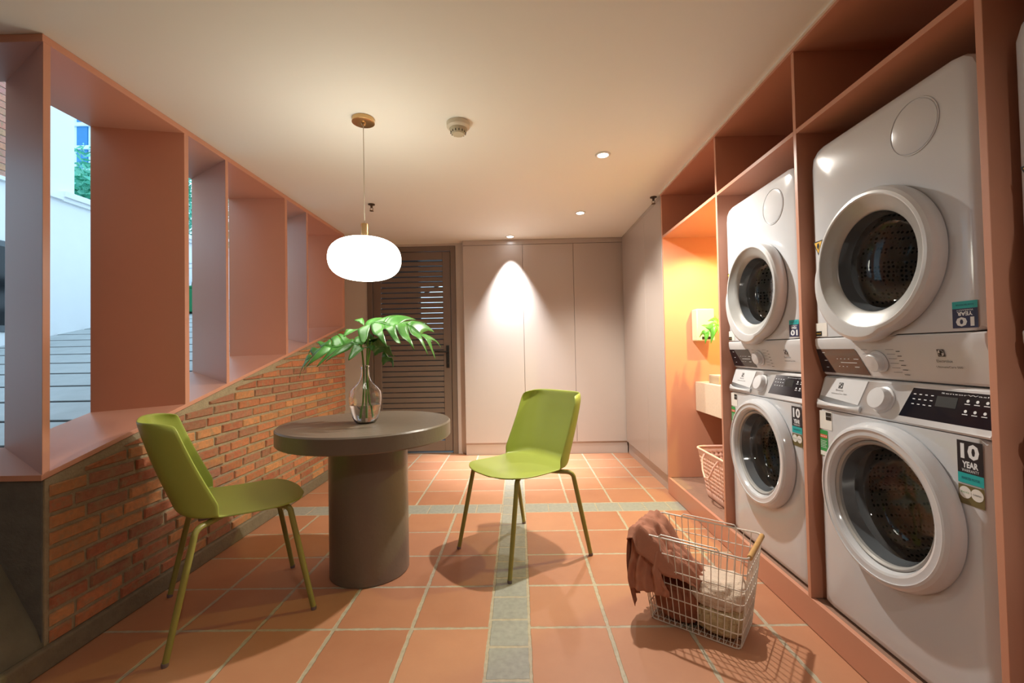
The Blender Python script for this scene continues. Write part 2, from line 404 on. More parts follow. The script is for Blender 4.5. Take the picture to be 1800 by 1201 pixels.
# ------------------------------------------------------------------ zigzag timber screen on the left
scr = empty('window_screen', (XL, YL0, .7))
def scr_part(mb, name, bev=.0012):
    mb.v = [(x-XL, y-YL0, z-.7) for x, y, z in mb.v]
    return mb.build(name, M_pink, scr, smooth=30, bevel=bev)
XO = -2.085
def slab(poly, zf, th):   # poly (x,y); zf top height at y
    mb = MB(); mb.loft([[(x, y, zf(y)-th) for x, y in poly], [(x, y, zf(y)) for x, y in poly]], True, True, True); return mb
Lp = [(XL, 1.537), (XL, 4.275), (XO, 4.275), (XO, 1.76), (-3.2, 1.76), (-3.2, 1.537)]
scr_part(slab(Lp, sl, .02), 'sill_board'); scr_part(slab(Lp, lambda y: H-.001, .028), 'head_board')
th = .030
for kf in ((1.541, 1.765), (2.213, 2.125), (2.527, 2.795), (3.184, 3.160), (3.506, 3.79), (4.225, 4.16)):
    y0, y1 = kf; v = Vector((XO+.002-XL, y1-y0, 0)); nn = Vector((-v.y, v.x, 0)).normalized()*th/2
    if nn.y < 0: nn = -nn
    a = Vector((XL-.001, y0+.012, 0)); bq = Vector((XO+.002, y1+.009, 0))
    p = [(a-nn), (a+nn), (bq+nn), (bq-nn)]
    p[0].x = p[1].x = XL-.001; p[2].x = p[3].x = XO+.002
    mb = MB(); mb.loft([[(q.x, q.y, sl(q.y)-.001) for q in p], [(q.x, q.y, H-.02) for q in p]], True, True, True)
    scr_part(mb, 'fin')
mb = MB(); mb.hexa([(XL-.001, 4.257, sl(4.257)), (XL-.001, 4.275, sl(4.275)), (XO, 4.275, sl(4.275)), (XO, 4.257, sl(4.257)), (XL-.001, 4.257, H-.02), (XL-.001, 4.275, H-.02), (XO, 4.275, H-.02), (XO, 4.257, H-.02)])
scr_part(mb, 'end_panel')
tag(scr, 'salmon pink timber screen of angled fins standing on the sloping brick parapet', 'screen')
scr.name = 'window_screen'

# ------------------------------------------------------------------ louvred door
dr = empty('door_1', (0, 0, 0)); struct(dr)
fz = YB+.005
fm = MB(); fw = .055
fm.box(DX0, DX0+fw, YB-.012, YB+.07, 0, DZ); fm.box(DX1-fw, DX1, YB-.012, YB+.07, 0, DZ); fm.box(DX0+fw, DX1-fw, YB-.011, YB+.07, DZ-fw, DZ)
fm.box(DX0+fw, DX1-fw, YB, YB+.07, 0, .012)
fm.build('door_frame', M_brown, dr, bevel=.003)
lf = MB(); a0, a1, st = DX0+fw+.004, DX1-fw-.004, .085
lf.box(a0, a0+st, YB+.002, YB+.045, .03, DZ-fw-.004); lf.box(a1-st, a1, YB+.002, YB+.045, .03, DZ-fw-.004)
lf.box(a0+st, a1-st, YB+.002, YB+.045, DZ-fw-.09, DZ-fw-.004); lf.box(a0+st, a1-st, YB+.002, YB+.045, .03, .14)
lf.build('door_leaf', M_brown, dr, bevel=.003)
lv = MB(); zz = .155; zt = DZ-fw-.09
while zz < zt-.03:
    y0, y1 = YB+.006, YB+.042
    lv.hexa([(a0+st-.002, y0, zz), (a1-st+.002, y0, zz), (a1-st+.002, y1, zz+.016), (a0+st-.002, y1, zz+.016),
             (a0+st-.002, y0+.006, zz+.045), (a1-st+.002, y0+.006, zz+.045), (a1-st+.002, y1, zz+.056), (a0+st-.002, y1, zz+.056)])
    zz += .0567
lv.build('louvre_slats', M_brown, dr, smooth=0)
hd = MB(); hx = a1-.04
hd.box(hx-.015, hx+.015, YB-.012, YB+.004, .92, 1.16)
hd.tube([(hx, YB-.01, 1.09), (hx, YB-.055, 1.09), (hx-.03, YB-.06, 1.092), (hx-.13, YB-.058, 1.095)], .009)
hd.lathe([(.012, -.016), (.012, -.012), (.0, -.016)], (hx, YB, .97), 'y', 16)
hd.build('door_handle', M_blk, dr, bevel=.002)
# ------------------------------------------------------------------ tall cupboards
YC = 4.64
cb = empty('tall_cupboard', (.26, YC, 0))
def cpart(mb, name, m=M_cup, bev=.0015): 
    mb.v = [(x-.26, y-YC, z) for x, y, z in mb.v]; return mb.build(name, m, cb, smooth=30, bevel=bev)
xs = [-.572, .058, .590, 1.118]
for i in range(3):
    cpart(MB().box(xs[i]+.0015, xs[i+1]-.0015, YC, YC+.02, .128, 2.205), 'cupboard_door')
cpart(MB().box(-.572, 1.118, YC+.022, YB-.002, .0, H-.002), 'carcass')
cpart(MB().box(-.572, 1.118, YC+.004, YC+.02, 2.209, H-.002), 'top_filler')
cpart(MB().box(-.572, 1.118, YC+.021, YC+.0215, .0, .124), 'plinth')
tag(cb, 'wide grey beige handleless cupboard on the far wall beside the louvred door', 'cupboard')
cs = empty('side_cupboard', (1.1, 4.0, 0))
def spart(mb, name): mb.v = [(x-1.1, y-4.0, z) for x, y, z in mb.v]; return mb.build(name, M_cup, cs, smooth=30, bevel=.0015)
for y0, y1 in ((3.362, 3.825), (3.825, 4.624)):
    spart(MB().box(1.10, 1.12, y0+.0015, y1-.0015, .128, 2.225), 'cupboard_door')
spart(MB().box(1.122, XB-.002, 3.362, 4.63, 0, H-.002), 'carcass'); spart(MB().box(1.104, 1.12, 3.362, 4.63, 2.229, H-.002), 'top_filler'); spart(MB().box(1.1205, 1.1215, 3.362, 4.63, 0, .124), 'plinth')
tag(cs, 'tall grey beige cupboard along the right wall between far corner and orange niche', 'cupboard')

# ------------------------------------------------------------------ laundry shelving
ZS = 1.916
sh = empty('laundry_shelving', (XR, 1.85, 0))
def shp(mb, name, m=M_pink, bev=.0012):
    mb.v = [(x-XR, y-1.85, z) for x, y, z in mb.v]; return mb.build(name, m, sh, smooth=30, bevel=bev)
shp(MB().box(XR, XB-.02, YP, YP+.02, .12, H-.02), 'upright_panel')
for p in (P1, P2, P3, P4): shp(MB().box(XR, XB-.02, p-.018, p, .12, H-.02), 'upright_panel')
prev = YP
for p in (P1, P2, P3, P4):
    shp(MB().box(XR, XB-.02, p, prev, ZS, ZS+.018), 'shelf_board'); prev = p-.018
shp(MB().box(XR-.004, XB-.02, P4-.018, YP+.02, H-.02, H-.002), 'top_board')
shp(MB().box(XB-.02, XB-.004, P4-.018, YP+.02, .12, H-.002), 'back_panel')
shp(MB().box(XR, XR+.018, P4-.018, YP+.02, .003, .12), 'base_board')
tag(sh, 'salmon pink floor to ceiling shelving that houses the stacked laundry machines', 'shelving')
struct(MB().box(XR+.018, XB-.004, P4-.018, YP+.02, 0, .118).build('trim_2', mat('brown grey tiled plinth', (150, 116, 98), .7, var=.2, vscale=14, bump=.4), smooth=0))

struct(MB().box(XR-.014, XR-.001, P4-.018, YP+.02, H-.010, H-.0005).build('trim_3', M_ceil, smooth=0))
# ------------------------------------------------------------------ laundry machines
W2, DEP, NS = .31, .60, 120
def rr_ray(cz, t, x0, x1, z0, z1, rb, rt):
    dx, dz = math.cos(t), math.sin(t)
    def inside(x, z):
        if x < x0 or x > x1 or z < z0 or z > z1: return False
        r = rt if z > (z0+z1)/2 else rb
        qx = max(x0+r-x, x-(x1-r), 0); qz = max(z0+r-z, z-(z1-r), 0)
        return not (qx > 0 and qz > 0 and qx*qx+qz*qz > r*r)
    lo, hi = 0, 1.2
    for _ in range(26):
        m = (lo+hi)/2
        if inside(dx*m, cz+dz*m): lo = m
        else: hi = m
    return dx*lo, cz+dz*lo
def body_mesh(z0, z1, cz, rh, rb, rt, rim):
    ths = [2*PI*i/NS for i in range(NS)]
    def outer(ins, y): return [(lambda q: (q[0], y, q[1]))(rr_ray(cz, t, -W2+ins, W2-ins, z0+(ins if z0 == 0 or rb > .01 else 0), z1-(ins if rt > .01 else 0), max(rb-ins, .001), max(rt-ins, .001))) for t in ths]
    circ = lambda r, y: [(r*math.cos(t), y, cz+r*math.sin(t)) for t in ths]
    mb = MB(); mb.loft([circ(rh, .05), circ(rh, .008), circ(rim, .0), outer(.030, 0), outer(.014, .003), outer(.005, .010), outer(.001, .020), outer(0, .034), outer(0, DEP)], True, False, True)
    return mb
def front(y): return lambda X, Z: (X, y, Z)
def make_logo(mb, cx, cz, s, fn, ink, paper):
    def P(a, b_): return fn(cx+a*s, cz+b_*s)
    mb.use(ink)
    mb.add([P(-.5, -.5), P(.5, -.5), P(.5, .5), P(-.5, .5)], [(0, 1, 2, 3)])
    fn2 = lambda X, Z: tuple(Vector(fn(X, Z))+Vector((0, -.0004, 0)))
    mb.use(paper); n = 24
    ring = [fn2(cx+.43*s*math.cos(2*PI*i/n), cz+.43*s*math.sin(2*PI*i/n)) for i in range(n)]
    mb.add(ring, [tuple(range(n))])
    fn3 = lambda X, Z: tuple(Vector(fn(X, Z))+Vector((0, -.0008, 0)))
    mb.use(ink)
    for k in (0, PI):
        pts = [(.0, 0)]+[(.38*math.cos(k+t), .38*math.sin(k+t)) for t in (PI/2*.9*i/8 for i in range(9))]
        mb.add([fn3(cx+a*s, cz+b_*s) for a, b_ in pts], [tuple(range(len(pts)))])
    mb.add([fn3(cx+a*s, cz+b_*s) for a, b_ in ((-.1, -.38), (.1, -.38), (.1, .38), (-.1, .38))], [(0, 1, 2, 3)])

def warranty_sticker(parent, x0, x1, z0, z1, flip, badge):
    fn = front(-.0012); mb = MB(); w_ = x1-x0; cx = (x0+x1)/2; h = z1-z0
    R = lambda a, b_, c_, d, y: [(a, y, c_), (b_, y, c_), (b_, y, d), (a, y, d)]
    if flip: tz0, tz1, nz0, nz1 = z1-h*.27, z1, z0, z1-h*.27
    else: tz0, tz1, nz0, nz1 = z0, z0+h*.24, z0+h*.24, z1
    mb.use(M_blackl if not flip else M_navy); mb.add(R(x0, x1, nz0, nz1, -.001), [(0, 1, 2, 3)])
    mb.use(M_teal); mb.add(R(x0, x1, tz0, tz1, -.001), [(0, 1, 2, 3)])
    hh = nz1-nz0; sg = -1 if flip else 1; mid = (nz0+nz1)/2
    mb.use(M_inkw)
    mb.text('10', cx, mid+sg*hh*.18, height=hh*.48, width=w_*.72, fn=fn, flip=flip, bold=True)
    mb.text('YEAR', cx, mid-sg*hh*.23, height=hh*.2, width=w_*.62, fn=fn, flip=flip, bold=True)
    mb.text('WARRANTY', cx, mid-sg*hh*.41, height=hh*.09, width=w_*.66, fn=fn, flip=flip)
    mb.use(M_navy); tm = (tz0+tz1)/2
    mb.text('INVERTER MOTOR', cx, tm, height=hh*.08, width=w_*.7, fn=fn, flip=flip)
    mb.build('warranty_sticker', None, parent, smooth=0)
    if badge:
        g = MB(); g.use(M_olive); b0 = z0-.053; b1 = z0-.004
        g.add(R(x0, x1, b0, b1, -.001), [(0, 1, 2, 3)])
        for k, (tx, col) in enumerate((('ECO', M_greenl), ('CARING', M_ink))):
            ccx = x0+w_*(.27+.46*k); r = w_*.24; cc = b1-.019
            g.use(M_paper); g.add([(ccx+r*math.cos(2*PI*i/24), -.0014, cc+r*math.sin(2*PI*i/24)) for i in range(24)], [tuple(range(24))])
            g.use(col); g.text(tx, ccx, cc, height=.004, width=r*1.3, fn=front(-.0018))
        g.build('badge_sticker', None, parent, smooth=0)
def side_label(parent, kind):
    R = lambda a, b_, c_, d, y: [(a, y, c_), (b_, y, c_), (b_, y, d), (a, y, d)]
    mb = MB()
    if kind == 'w':
        mb.use(M_paper); mb.add(R(-.296, -.232, .655, .722, -.001), [(0, 1, 2, 3)])
        mb.use(M_blk); mb.add(R(-.262, -.234, .690, .718, -.0014), [(0, 1, 2, 3)])
        mb.use(M_inkw); mb.text('DIGITAL INVERTER', -.248, .704, height=.003, width=.024, fn=front(-.0018))
        mb.build('approval_label', None, parent, smooth=0)
        g = MB(); g.use(M_greenl); g.add(R(-.297, -.256, .555, .650, -.001), [(0, 1, 2, 3)])
        g.use(M_redl); g.add(R(-.295, -.258, .622, .634, -.0014), [(0, 1, 2, 3)])
        g.use(M_inkw)
        for i in range(4):
            cx, cz = -.290+i*.009, .628
            g.add([(cx+(.0038 if k % 2 == 0 else .0016)*math.sin(PI*k/5), -.0018, cz+(.0038 if k % 2 == 0 else .0016)*math.cos(PI*k/5)) for k in range(10)], [tuple(range(10))])
        for i in range(5): g.add(R(-.293, -.262-.004*(i % 2), .610-i*.006, .6115-i*.006, -.0014), [(0, 1, 2, 3)])
        g.use(M_paper); g.add(R(-.295, -.258, .557, .573, -.0014), [(0, 1, 2, 3)])
        g.build('energy_label', None, parent, smooth=0)
    else:
        mb.use(M_blk); mb.add([(-.298, -.001, .502), (-.246, -.001, .502), (-.272, -.001, .448)], [(0, 2, 1)])
        mb.use(M_yel); mb.add([(-.292, -.0014, .498), (-.252, -.0014, .498), (-.272, -.0014, .456)], [(0, 2, 1)])
        mb.use(M_blk); mb.add([(-.276, -.0018, .492), (-.268, -.0018, .494), (-.264, -.0018, .482), (-.272, -.0018, .468), (-.279, -.0018, .482)], [(0, 1, 2, 3, 4)])
        mb.build('warning_label', None, parent, smooth=0)
        g = MB(); g.use(M_paper); g.add(R(-.300, -.240, .145, .195, -.001), [(0, 1, 2, 3)])
        g.use(M_blk); g.add(R(-.300, -.268, .147, .165, -.0014), [(0, 1, 2, 3)])
        g.use(M_yel); g.text('SENSOR', -.284, .156, height=.004, width=.024, fn=front(-.0018))
        g.build('approval_label', None, parent, smooth=0)

def make_washer():
    t = empty('washing_machine'); cz = .475
    body_mesh(0, .728, cz, .205, .02, .002, .252).build('body', M_white, t, smooth=30)
    # door with glass bowl
    d = MB(); d.lathe([(.236, .004), (.2455, -.002), (.247, -.010), (.245, -.024), (.238, -.038), (.230, -.0445), (.224, -.046), (.2225, -.0455), (.222, -.0435), (.2195, -.043), (.205, -.043), (.198, -.040), (.192, -.03), (.188, -.016), (.186, .02)], (0, 0, cz), 'y', 96)
    dm = d.build('door', M_white, t, smooth=23)
    MB().lathe([(.189, -.024), (.183, -.028), (.177, -.022), (.176, -.012)], (0, 0, cz), 'y', 72).build('door_trim', M_silver2, dm)
    MB().lathe([(.164, .021), (.158, .040), (.150, .058), (.138, .072), (.12, .080), (.09, .086), (.04, .089), (.001, .09)], (0, 0, cz), 'y', 72).build('door_glass', M_glassw, dm, smooth=60)
    MB().lathe([(.1775, -.017), (.172, .0), (.166, .016), (.1635, .022)], (0, 0, cz), 'y', 72).build('bowl_wall', M_bowl, dm, smooth=60)
    MB().lathe([(.204, .01), (.196, .03), (.199, .05), (.19, .07), (.2, .10), (.222, .105)], (0, 0, cz), 'y', 64).build('gasket', M_gask, t)
    dd = MB(); dd.lathe([(.222, .1), (.236, .115), (.24, .14), (.24, .42), (.22, .44), (.08, .45), (.06, .43), (.001, .425)], (0, 0, cz), 'y', 64)
    for k in range(3):
        a = 2*PI*k/3+.6; s0 = len(dd.v)
        dd.loft([[(-.03, y, -.238), (.03, y, -.238), (.008, y, -.19), (-.008, y, -.19)] for y in (.13, .42)], True, True, True)
        ca, sa = math.cos(a), math.sin(a)
        for i in range(s0, len(dd.v)):
            x, y, z = dd.v[i]; dd.v[i] = (x*ca-z*sa, y, cz+x*sa+z*ca)
    dd.build('drum', M_drum, t, smooth=40)
    # sloping control fascia
    fy = lambda z: .004+(z-.742)/.1*.030
    cp = MB(); prof = [(.0, .7305), (-.002, .736), (.002, .742), (.032, .842), (.040, .849), (.06, .85), (DEP, .85), (DEP, .7305)]
    cp.loft([[(x, y, z) for y, z in prof] for x in (-W2, -W2+.0001, W2)], True, True, True)
    cp = cp.build('control_panel', M_panelw, t, smooth=30, bevel=.005, bseg=3)
    fn = lambda off: (lambda X, Z: (X, fy(Z)-off, Z))
    sc = MB(); q = fn(.0022); sc.use(M_lcd)
    sc.add([q(.045, .752), q(.3095, .752), q(.3095, .836), q(.072, .836)], [(0, 1, 2, 3)])
    q = fn(.0028); sc.use(M_blk); sc.add([q(.150, .792), q(.208, .792), q(.208, .820), q(.150, .820)], [(0, 1, 2, 3)])
    sc.use(M_inkw)
    for i in range(4):
        for j in range(3):
            x, z = .078+i*.018, .818-j*.014
            sc.add([q(x, z), q(x+.008, z), q(x+.008, z+.0022), q(x, z+.0022)], [(0, 1, 2, 3)])
    for i in range(3):
        for j in range(2):
            x, z = .228+i*.024, .806-j*.026
            sc.add([q(x, z), q(x+.014, z), q(x+.014, z+.002), q(x, z+.002)], [(0, 1, 2, 3)])
            sc.add([q(x+.007+.004*math.cos(a*PI/4), z+.009+.004*math.sin(a*PI/4)) for a in range(8)], [tuple(range(8))])
    sc.text('SensorWash', .225, .829, height=.0035, width=.13, fn=q)
    sc.build('display', None, cp, smooth=0)
    dl = MB(); dl.use(M_panelw); dl.lathe([(.043, .0), (.042, -.004), (.036, -.006), (.035, -.022), (.032, -.026), (.0, -.027)], (0, 0, 0), 'y', 40)
    dl.xform(Matrix.Translation((-.022, .016, .790)) @ Matrix.Rotation(-.29, 4, 'X'))
    dl.build('dial', None, cp, smooth=40)
    q = fn(.0018)
    for sgn, x0, ln in ((-1, -.072, .022), (1, .024, .022)):
        pr = MB(); pr.use(M_ink)
        for j in range(6):
            z = .822-j*.013; sx = x0-(.003*j if sgn > 0 else .004*j)
            pr.add([q(sx, z), q(sx+ln, z), q(sx+ln, z+.0012), q(sx, z+.0012)], [(0, 1, 2, 3)])
            pr.add([q(sx+(ln+.003 if sgn > 0 else .0), z-.0045), q(sx+(ln+.014 if sgn > 0 else .012), z-.0045), q(sx+(ln+.014 if sgn > 0 else .012), z-.003), q(sx+(ln+.003 if sgn > 0 else 0), z-.003)], [(0, 1, 2, 3)])
        pr.build('programme_marks', None, cp, smooth=0)
    # detergent drawer
    dw = MB(); q = fn(.004); q2 = fn(-.004)
    ff = [(-.306, .778), (-.115, .762), (-.098, .842), (-.300, .844)]
    dw.loft([[q2(*p) for p in ff], [q(*p) for p in ff]], True, False, True)
    n = 16; loops = []
    for i in range(n+1):
        s_ = i/n; x = -.306+.206*s_; bulge = math.sin(PI*s_)**.6; zt = .766-.006*s_
        loops.append([(x, -.002, .738), (x, -.003-.007*bulge, .741), (x, -.004-.009*bulge, .748), (x, -.001-.007*bulge, zt-.002-.006*bulge), (x, .004, zt-.014*bulge), (x, .004, .740)])
    dw.loft(loops, True, True, True)
    dw = dw.build('detergent_drawer', M_panelw, t, smooth=50)
    lg = MB(); q = fn(.0048); make_logo(lg, -.213, .820, .020, q, M_ink, M_panelw); lg.use(M_ink)
    lg.text('Electrolux', -.213, .803, height=.0065, width=.036, fn=q); lg.text('UltimateCare 500', -.213, .791, height=.004, width=.075, fn=q)
    lg.build('logo', None, dw, smooth=0)
    warranty_sticker(t, .226, .290, .609, .717, False, True); side_label(t, 'w')
    return t

def make_dryer():
    t = empty('tumble_dryer'); cz = .370
    bm = body_mesh(.142, .85, cz, .19, .002, .065, .236)
    bm.build('body', M_white, t, smooth=30)
    def bulge(th_, r):
        if r < .2035: return r
        a = math.degrees(th_); d = abs(((a-228)+180) % 360-180)
        k = max(0, 1-(d/52)**2) if d < 52 else 0
        return r+.034*(k**.6)*min(1, (r-.2035)/.012)
    d = MB(); d.use(M_silver); d.lathe([(.214, .003), (.225, -.001), (.2275, -.010), (.2265, -.030), (.222, -.040), (.214, -.0465), (.206, -.0485), (.203, -.0475), (.2005, -.045)], (0, 0, cz), 'y', 120, rf=bulge)
    dm = d.build('door', None, t, smooth=24)
    MB().lathe([(.2008, -.0455), (.196, -.042), (.176, -.030), (.158, -.020), (.154, -.014), (.153, .01)], (0, 0, cz), 'y', 96).build('inner_ring', M_silver2, dm, smooth=40)
    MB().lathe([(.144, .019), (.139, .038), (.13, .050), (.11, .058), (.06, .062), (.001, .063)], (0, 0, cz), 'y', 64).build('door_glass', M_glassw, dm, smooth=60)
    MB().lathe([(.1535, -.015), (.150, .0), (.145, .016), (.1435, .020)], (0, 0, cz), 'y', 64).build('bowl_wall', M_bowl, dm, smooth=60)
    MB().lathe([(.19, .012), (.182, .03), (.186, .05), (.18, .08), (.222, .085)], (0, 0, cz), 'y', 64).build('gasket', M_gask, t)
    dd = MB(); dd.lathe([(.2, .084), (.218, .1), (.222, .12), (.222, .42), (.2, .44), (.09, .45), (.07, .43), (.001, .43)], (0, 0, cz), 'y', 64)
    dd.build('drum', M_drum, t, smooth=40)
    fy = lambda z: max(0, (.112-z)/.112*.032)
    cp = MB(); prof = [(DEP, .1395), (.0, .1395), (-.001, .134), (.0, .112), (.032, .004), (.04, .001), (DEP, .001)]
    cp.loft([[(x, y, z) for y, z in prof] for x in (-W2, W2)], True, True, True)
    cp = cp.build('control_panel', M_panelw, t, smooth=30, bevel=.005, bseg=3)
    fn = lambda off: (lambda X, Z: (X, fy(Z)-off, Z))
    q = fn(.001); sc = MB(); sc.use(M_lcd); sc.add([q(-.309, .012), q(-.083, .010), q(-.118, .098), q(-.309, .098)], [(0, 1, 2, 3)])
    q = fn(.0016); sc.use(M_inkw)
    for x, z, w_ in [(-.215+.018*i, .062, .006) for i in range(4)]+[(-.215+.018*i, .035, .006) for i in range(3)]+[(-.28, .084, .014), (-.28, .055, .014), (-.28, .03, .012), (-.135, .062, .022), (-.2, .049, .075), (-.14, .035, .02)]:
        sc.add([q(x, z), q(x+w_, z), q(x+w_, z+.0022), q(x, z+.0022)], [(0, 1, 2, 3)])
    sc.build('display', None, cp, smooth=0)
    dl = MB(); dl.lathe([(.036, .0), (.034, -.004), (.030, -.006), (.029, -.020), (.026, -.024), (.0, -.025)], (0, 0, 0), 'y', 40)
    dl.xform(Matrix.Translation((-.033, .014, .058)) @ Matrix.Rotation(.28, 4, 'X')); dl.build('dial', M_panelw, cp, smooth=40)
    for x0, w_, k in ((-.09, .026, .003), (.008, .03, .001)):
        pr = MB(); pr.use(M_ink)
        for j in range(6):
            z = .095-j*.014
            pr.add([q(x0+k*j, z), q(x0+k*j+w_, z), q(x0+k*j+w_, z+.001), q(x0+k*j, z+.001)], [(0, 1, 2, 3)])
            if x0 > 0: pr.add([q(.044+.001*j, z-.006), q(.058+.002*j, z-.006), q(.058+.002*j, z-.004), q(.044+.001*j, z-.004)], [(0, 1, 2, 3)])
        pr.build('programme_marks', None, cp, smooth=0)
    pr = MB()
    make_logo(pr, .185, .086, .020, q, M_ink, M_panelw); pr.use(M_ink)
    pr.text('Electrolux', .188, .064, height=.0075, width=.045, fn=q); pr.text('UltimateCare 500', .196, .048, height=.0055, width=.072, fn=q)
    pr.build('logo', None, cp, smooth=0)
    fc = MB(); fc.lathe([(.078, .0008), (.0775, -.0022), (.0755, -.0022), (.0745, .0)], (.137, 0, .725), 'y', 64); fc.build('filter_cover_ring', M_white, t, smooth=40)
    MB().lathe([(.073, .0008), (.072, -.0018), (.068, -.0026), (.0, -.003)], (.137, 0, .725), 'y', 64).build('filter_cover', M_white, t, smooth=40)
    warranty_sticker(t, .228, .292, .150, .218, True, False); side_label(t, 'd')
    return t
ws = make_washer(); dy = make_dryer()
XM = 1.128
cy_ = [(YP, P1), (P1, P2), (P2, P3), (P3, P4)]
spots = [(P1-.018+P2)/2, (P2-.018+P3)/2, (P3-.018+P4)/2]
wl_ = ['white front loading washing machine in the bay beside the orange niche', 'white front loading washing machine with the widest view, in the middle bay', 'white washing machine cut off by the right edge of the photo']
dl_ = ['white silver doored tumble dryer stacked in the bay beside the orange niche', 'large white silver doored tumble dryer stacked in the middle bay', 'white tumble dryer cut off by the right edge, with yellow warning triangle']
for i, y in enumerate(spots):
    a = ws if i == 0 else copy_tree(ws); a.location = (XM, y, .122); a.rotation_euler = (0, 0, -PI/2)
    tag(a, wl_[i], 'washing machine', 'washing machines in the pink shelving')
    a = dy if i == 0 else copy_tree(dy); a.location = (XM, y, .122+.853); a.rotation_euler = (0, 0, -PI/2)
    tag(a, dl_[i], 'tumble dryer', 'tumble dryers stacked on the washing machines')

# ------------------------------------------------------------------ niche contents
vn = empty('stone_counter', (1.315, 2.9, .616))
MB().box(0, XB-.02-1.315, P1-2.9+.001, YP-2.9-.001, 0, .216).build('slab', M_stone, vn, bevel=.004)
MB().lathe([(.12, .217), (.155, .219), (.16, .226), (.152, .228), (.12, .222), (.0, .221)], (.28, -.05, 0), 'z', 40).build('basin_rim', M_paper, vn)
tag(vn, 'thick pale stone counter slab spanning the orange niche', 'counter')
bx = MB(); bx.box(1.30, 1.43, YP-.10, YP-.001, 1.134, 1.369)
ds = bx.build('towel_dispenser', mat('cream plastic', (236, 222, 190), .4), bevel=.008); tag(ds, 'cream box dispenser mounted on the niche side wall above the counter', 'dispenser')
pt = MB().box(1.335, 1.395, YP-.106, YP-.099, 1.145, 1.165).build('paper_slot', M_blk, None, bevel=.001); pt.parent = ds
sb = MB().box(1.35, 1.47, 3.02, 3.18, .832, .885).build('tissue_box', mat('grey beige stone box', (176, 158, 134), .5), bevel=.004); tag(sb, 'small grey beige box on the pale stone counter in the niche', 'box')
ld = MB().box(1.352, 1.468, 3.022, 3.178, .885, .893).build('lid', M_stone, None, bevel=.002); ld.parent = sb
nl = MB().lathe([(.045, 0), (.045, -.006), (.036, -.008)], (1.52, 2.74, ZS-.0005), 'z', 32).build('niche_downlight', M_paper); tag(nl, 'small warm downlight in the ceiling of the orange niche', 'downlight')
q_ = MB().lathe([(.036, -.004), (.0, -.004)], (1.52, 2.74, ZS-.001), 'z', 32, cap1=False).build('lens', M_ledn); q_.parent = nl

def monstera(mb, base, direction, up, L, W, lobes=6, droop=.5, curl=.25, fold=.15, seed=1, t0=.45, mat_=None):
    rnd = random.Random(seed)
    d = Vector(direction).normalized(); u_ = Vector(up); u_ = (u_-d*u_.dot(d)).normalized(); sd = d.cross(u_)
    def pt(s, l):      # s along midrib (0..1), l signed lateral (metres)
        ang = droop*s*s
        x = L*(math.sin(ang*1.0)/max(ang, 1e-4))*s if ang > 1e-3 else L*s
        z = -L*s*ang*.55
        al = abs(l)/W
        z += fold*abs(l)-curl*W*al*al*1.0 + .012*math.sin(s*14+l*30)
        return Vector(base)+d*x+u_*z+sd*l
    prof = lambda s: W*(math.sin(PI*min(1, max(0, s+.34)/1.34))**.55)*(1.0-.30*s)
    n = lobes; NT = 10
    for sgn in (-1, 1):
        for i in range(n):
            a, b_ = -.30+1.28*i/n, -.30+1.28*(i+1)/n
            sw = .20+.10*rnd.random()-(.30 if i == 0 else (.16 if i == 1 else 0)); gap = .16+.05*rnd.random(); lenk = rnd.uniform(.9, 1.05)
            rows = []
            for k in range(NT+1):
                t = k/NT; c_ = (a+b_)/2; hf = (b_-a)/2
                if t > t0:
                    e = (t-t0)/(1-t0); hf = hf*(1-gap*min(1, e*4))*(1-e**2.6*.93)
                cc = c_+sw*t*t
                row = []
                for m in range(5):
                    s = cc+hf*(m/2-1)
                    lw = prof(min(1, c_))*t*lenk
                    row.append(pt(max(s, -.32*min(1, t*2.2)), sgn*lw))
                rows.append(row)
            mb.loft(rows, False)
    mb.tube([pt(s/10, 0)+u_*.001 for s in range(11)], [.0035-.00028*s for s in range(11)], 6)
    return pt(0, 0)
lf1 = MB(); st1 = (1.52, 2.95, 1.16)
nvz = empty('leafy_vase', (1.58, 2.72, .845))
m_ = MB(); monstera(m_, (1.44, 3.02, 1.262), (-.9, .12, -.25), (-.25, -.75, .6), .20, .12, 5, .8, .5, .1, 5)
m_.v = [(x-1.58, y-2.72, z-.845) for x, y, z in m_.v]; m_.build('leaf', M_leaf2, nvz, smooth=60, solid=.0012)
m_ = MB(); m_.tube([(0, 0, .02), (-.01, .03, .2), (-.05, .15, .34), (-.14, .30, .417)], .004, 8); m_.build('stem', M_stem, nvz)
MB().lathe([(.0, .0), (.05, .0), (.055, .03), (.055, .1), (.03, .16), (.026, .2), (.03, .205), (.024, .2), (.026, .16), (.05, .1), (.05, .03), (.0, .008)], (0, 0, 0), 'z', 32).build('bottle', M_paper, nvz)
tag(nvz, 'green leaf in a bottle standing on the stone counter of the orange niche', 'plant')

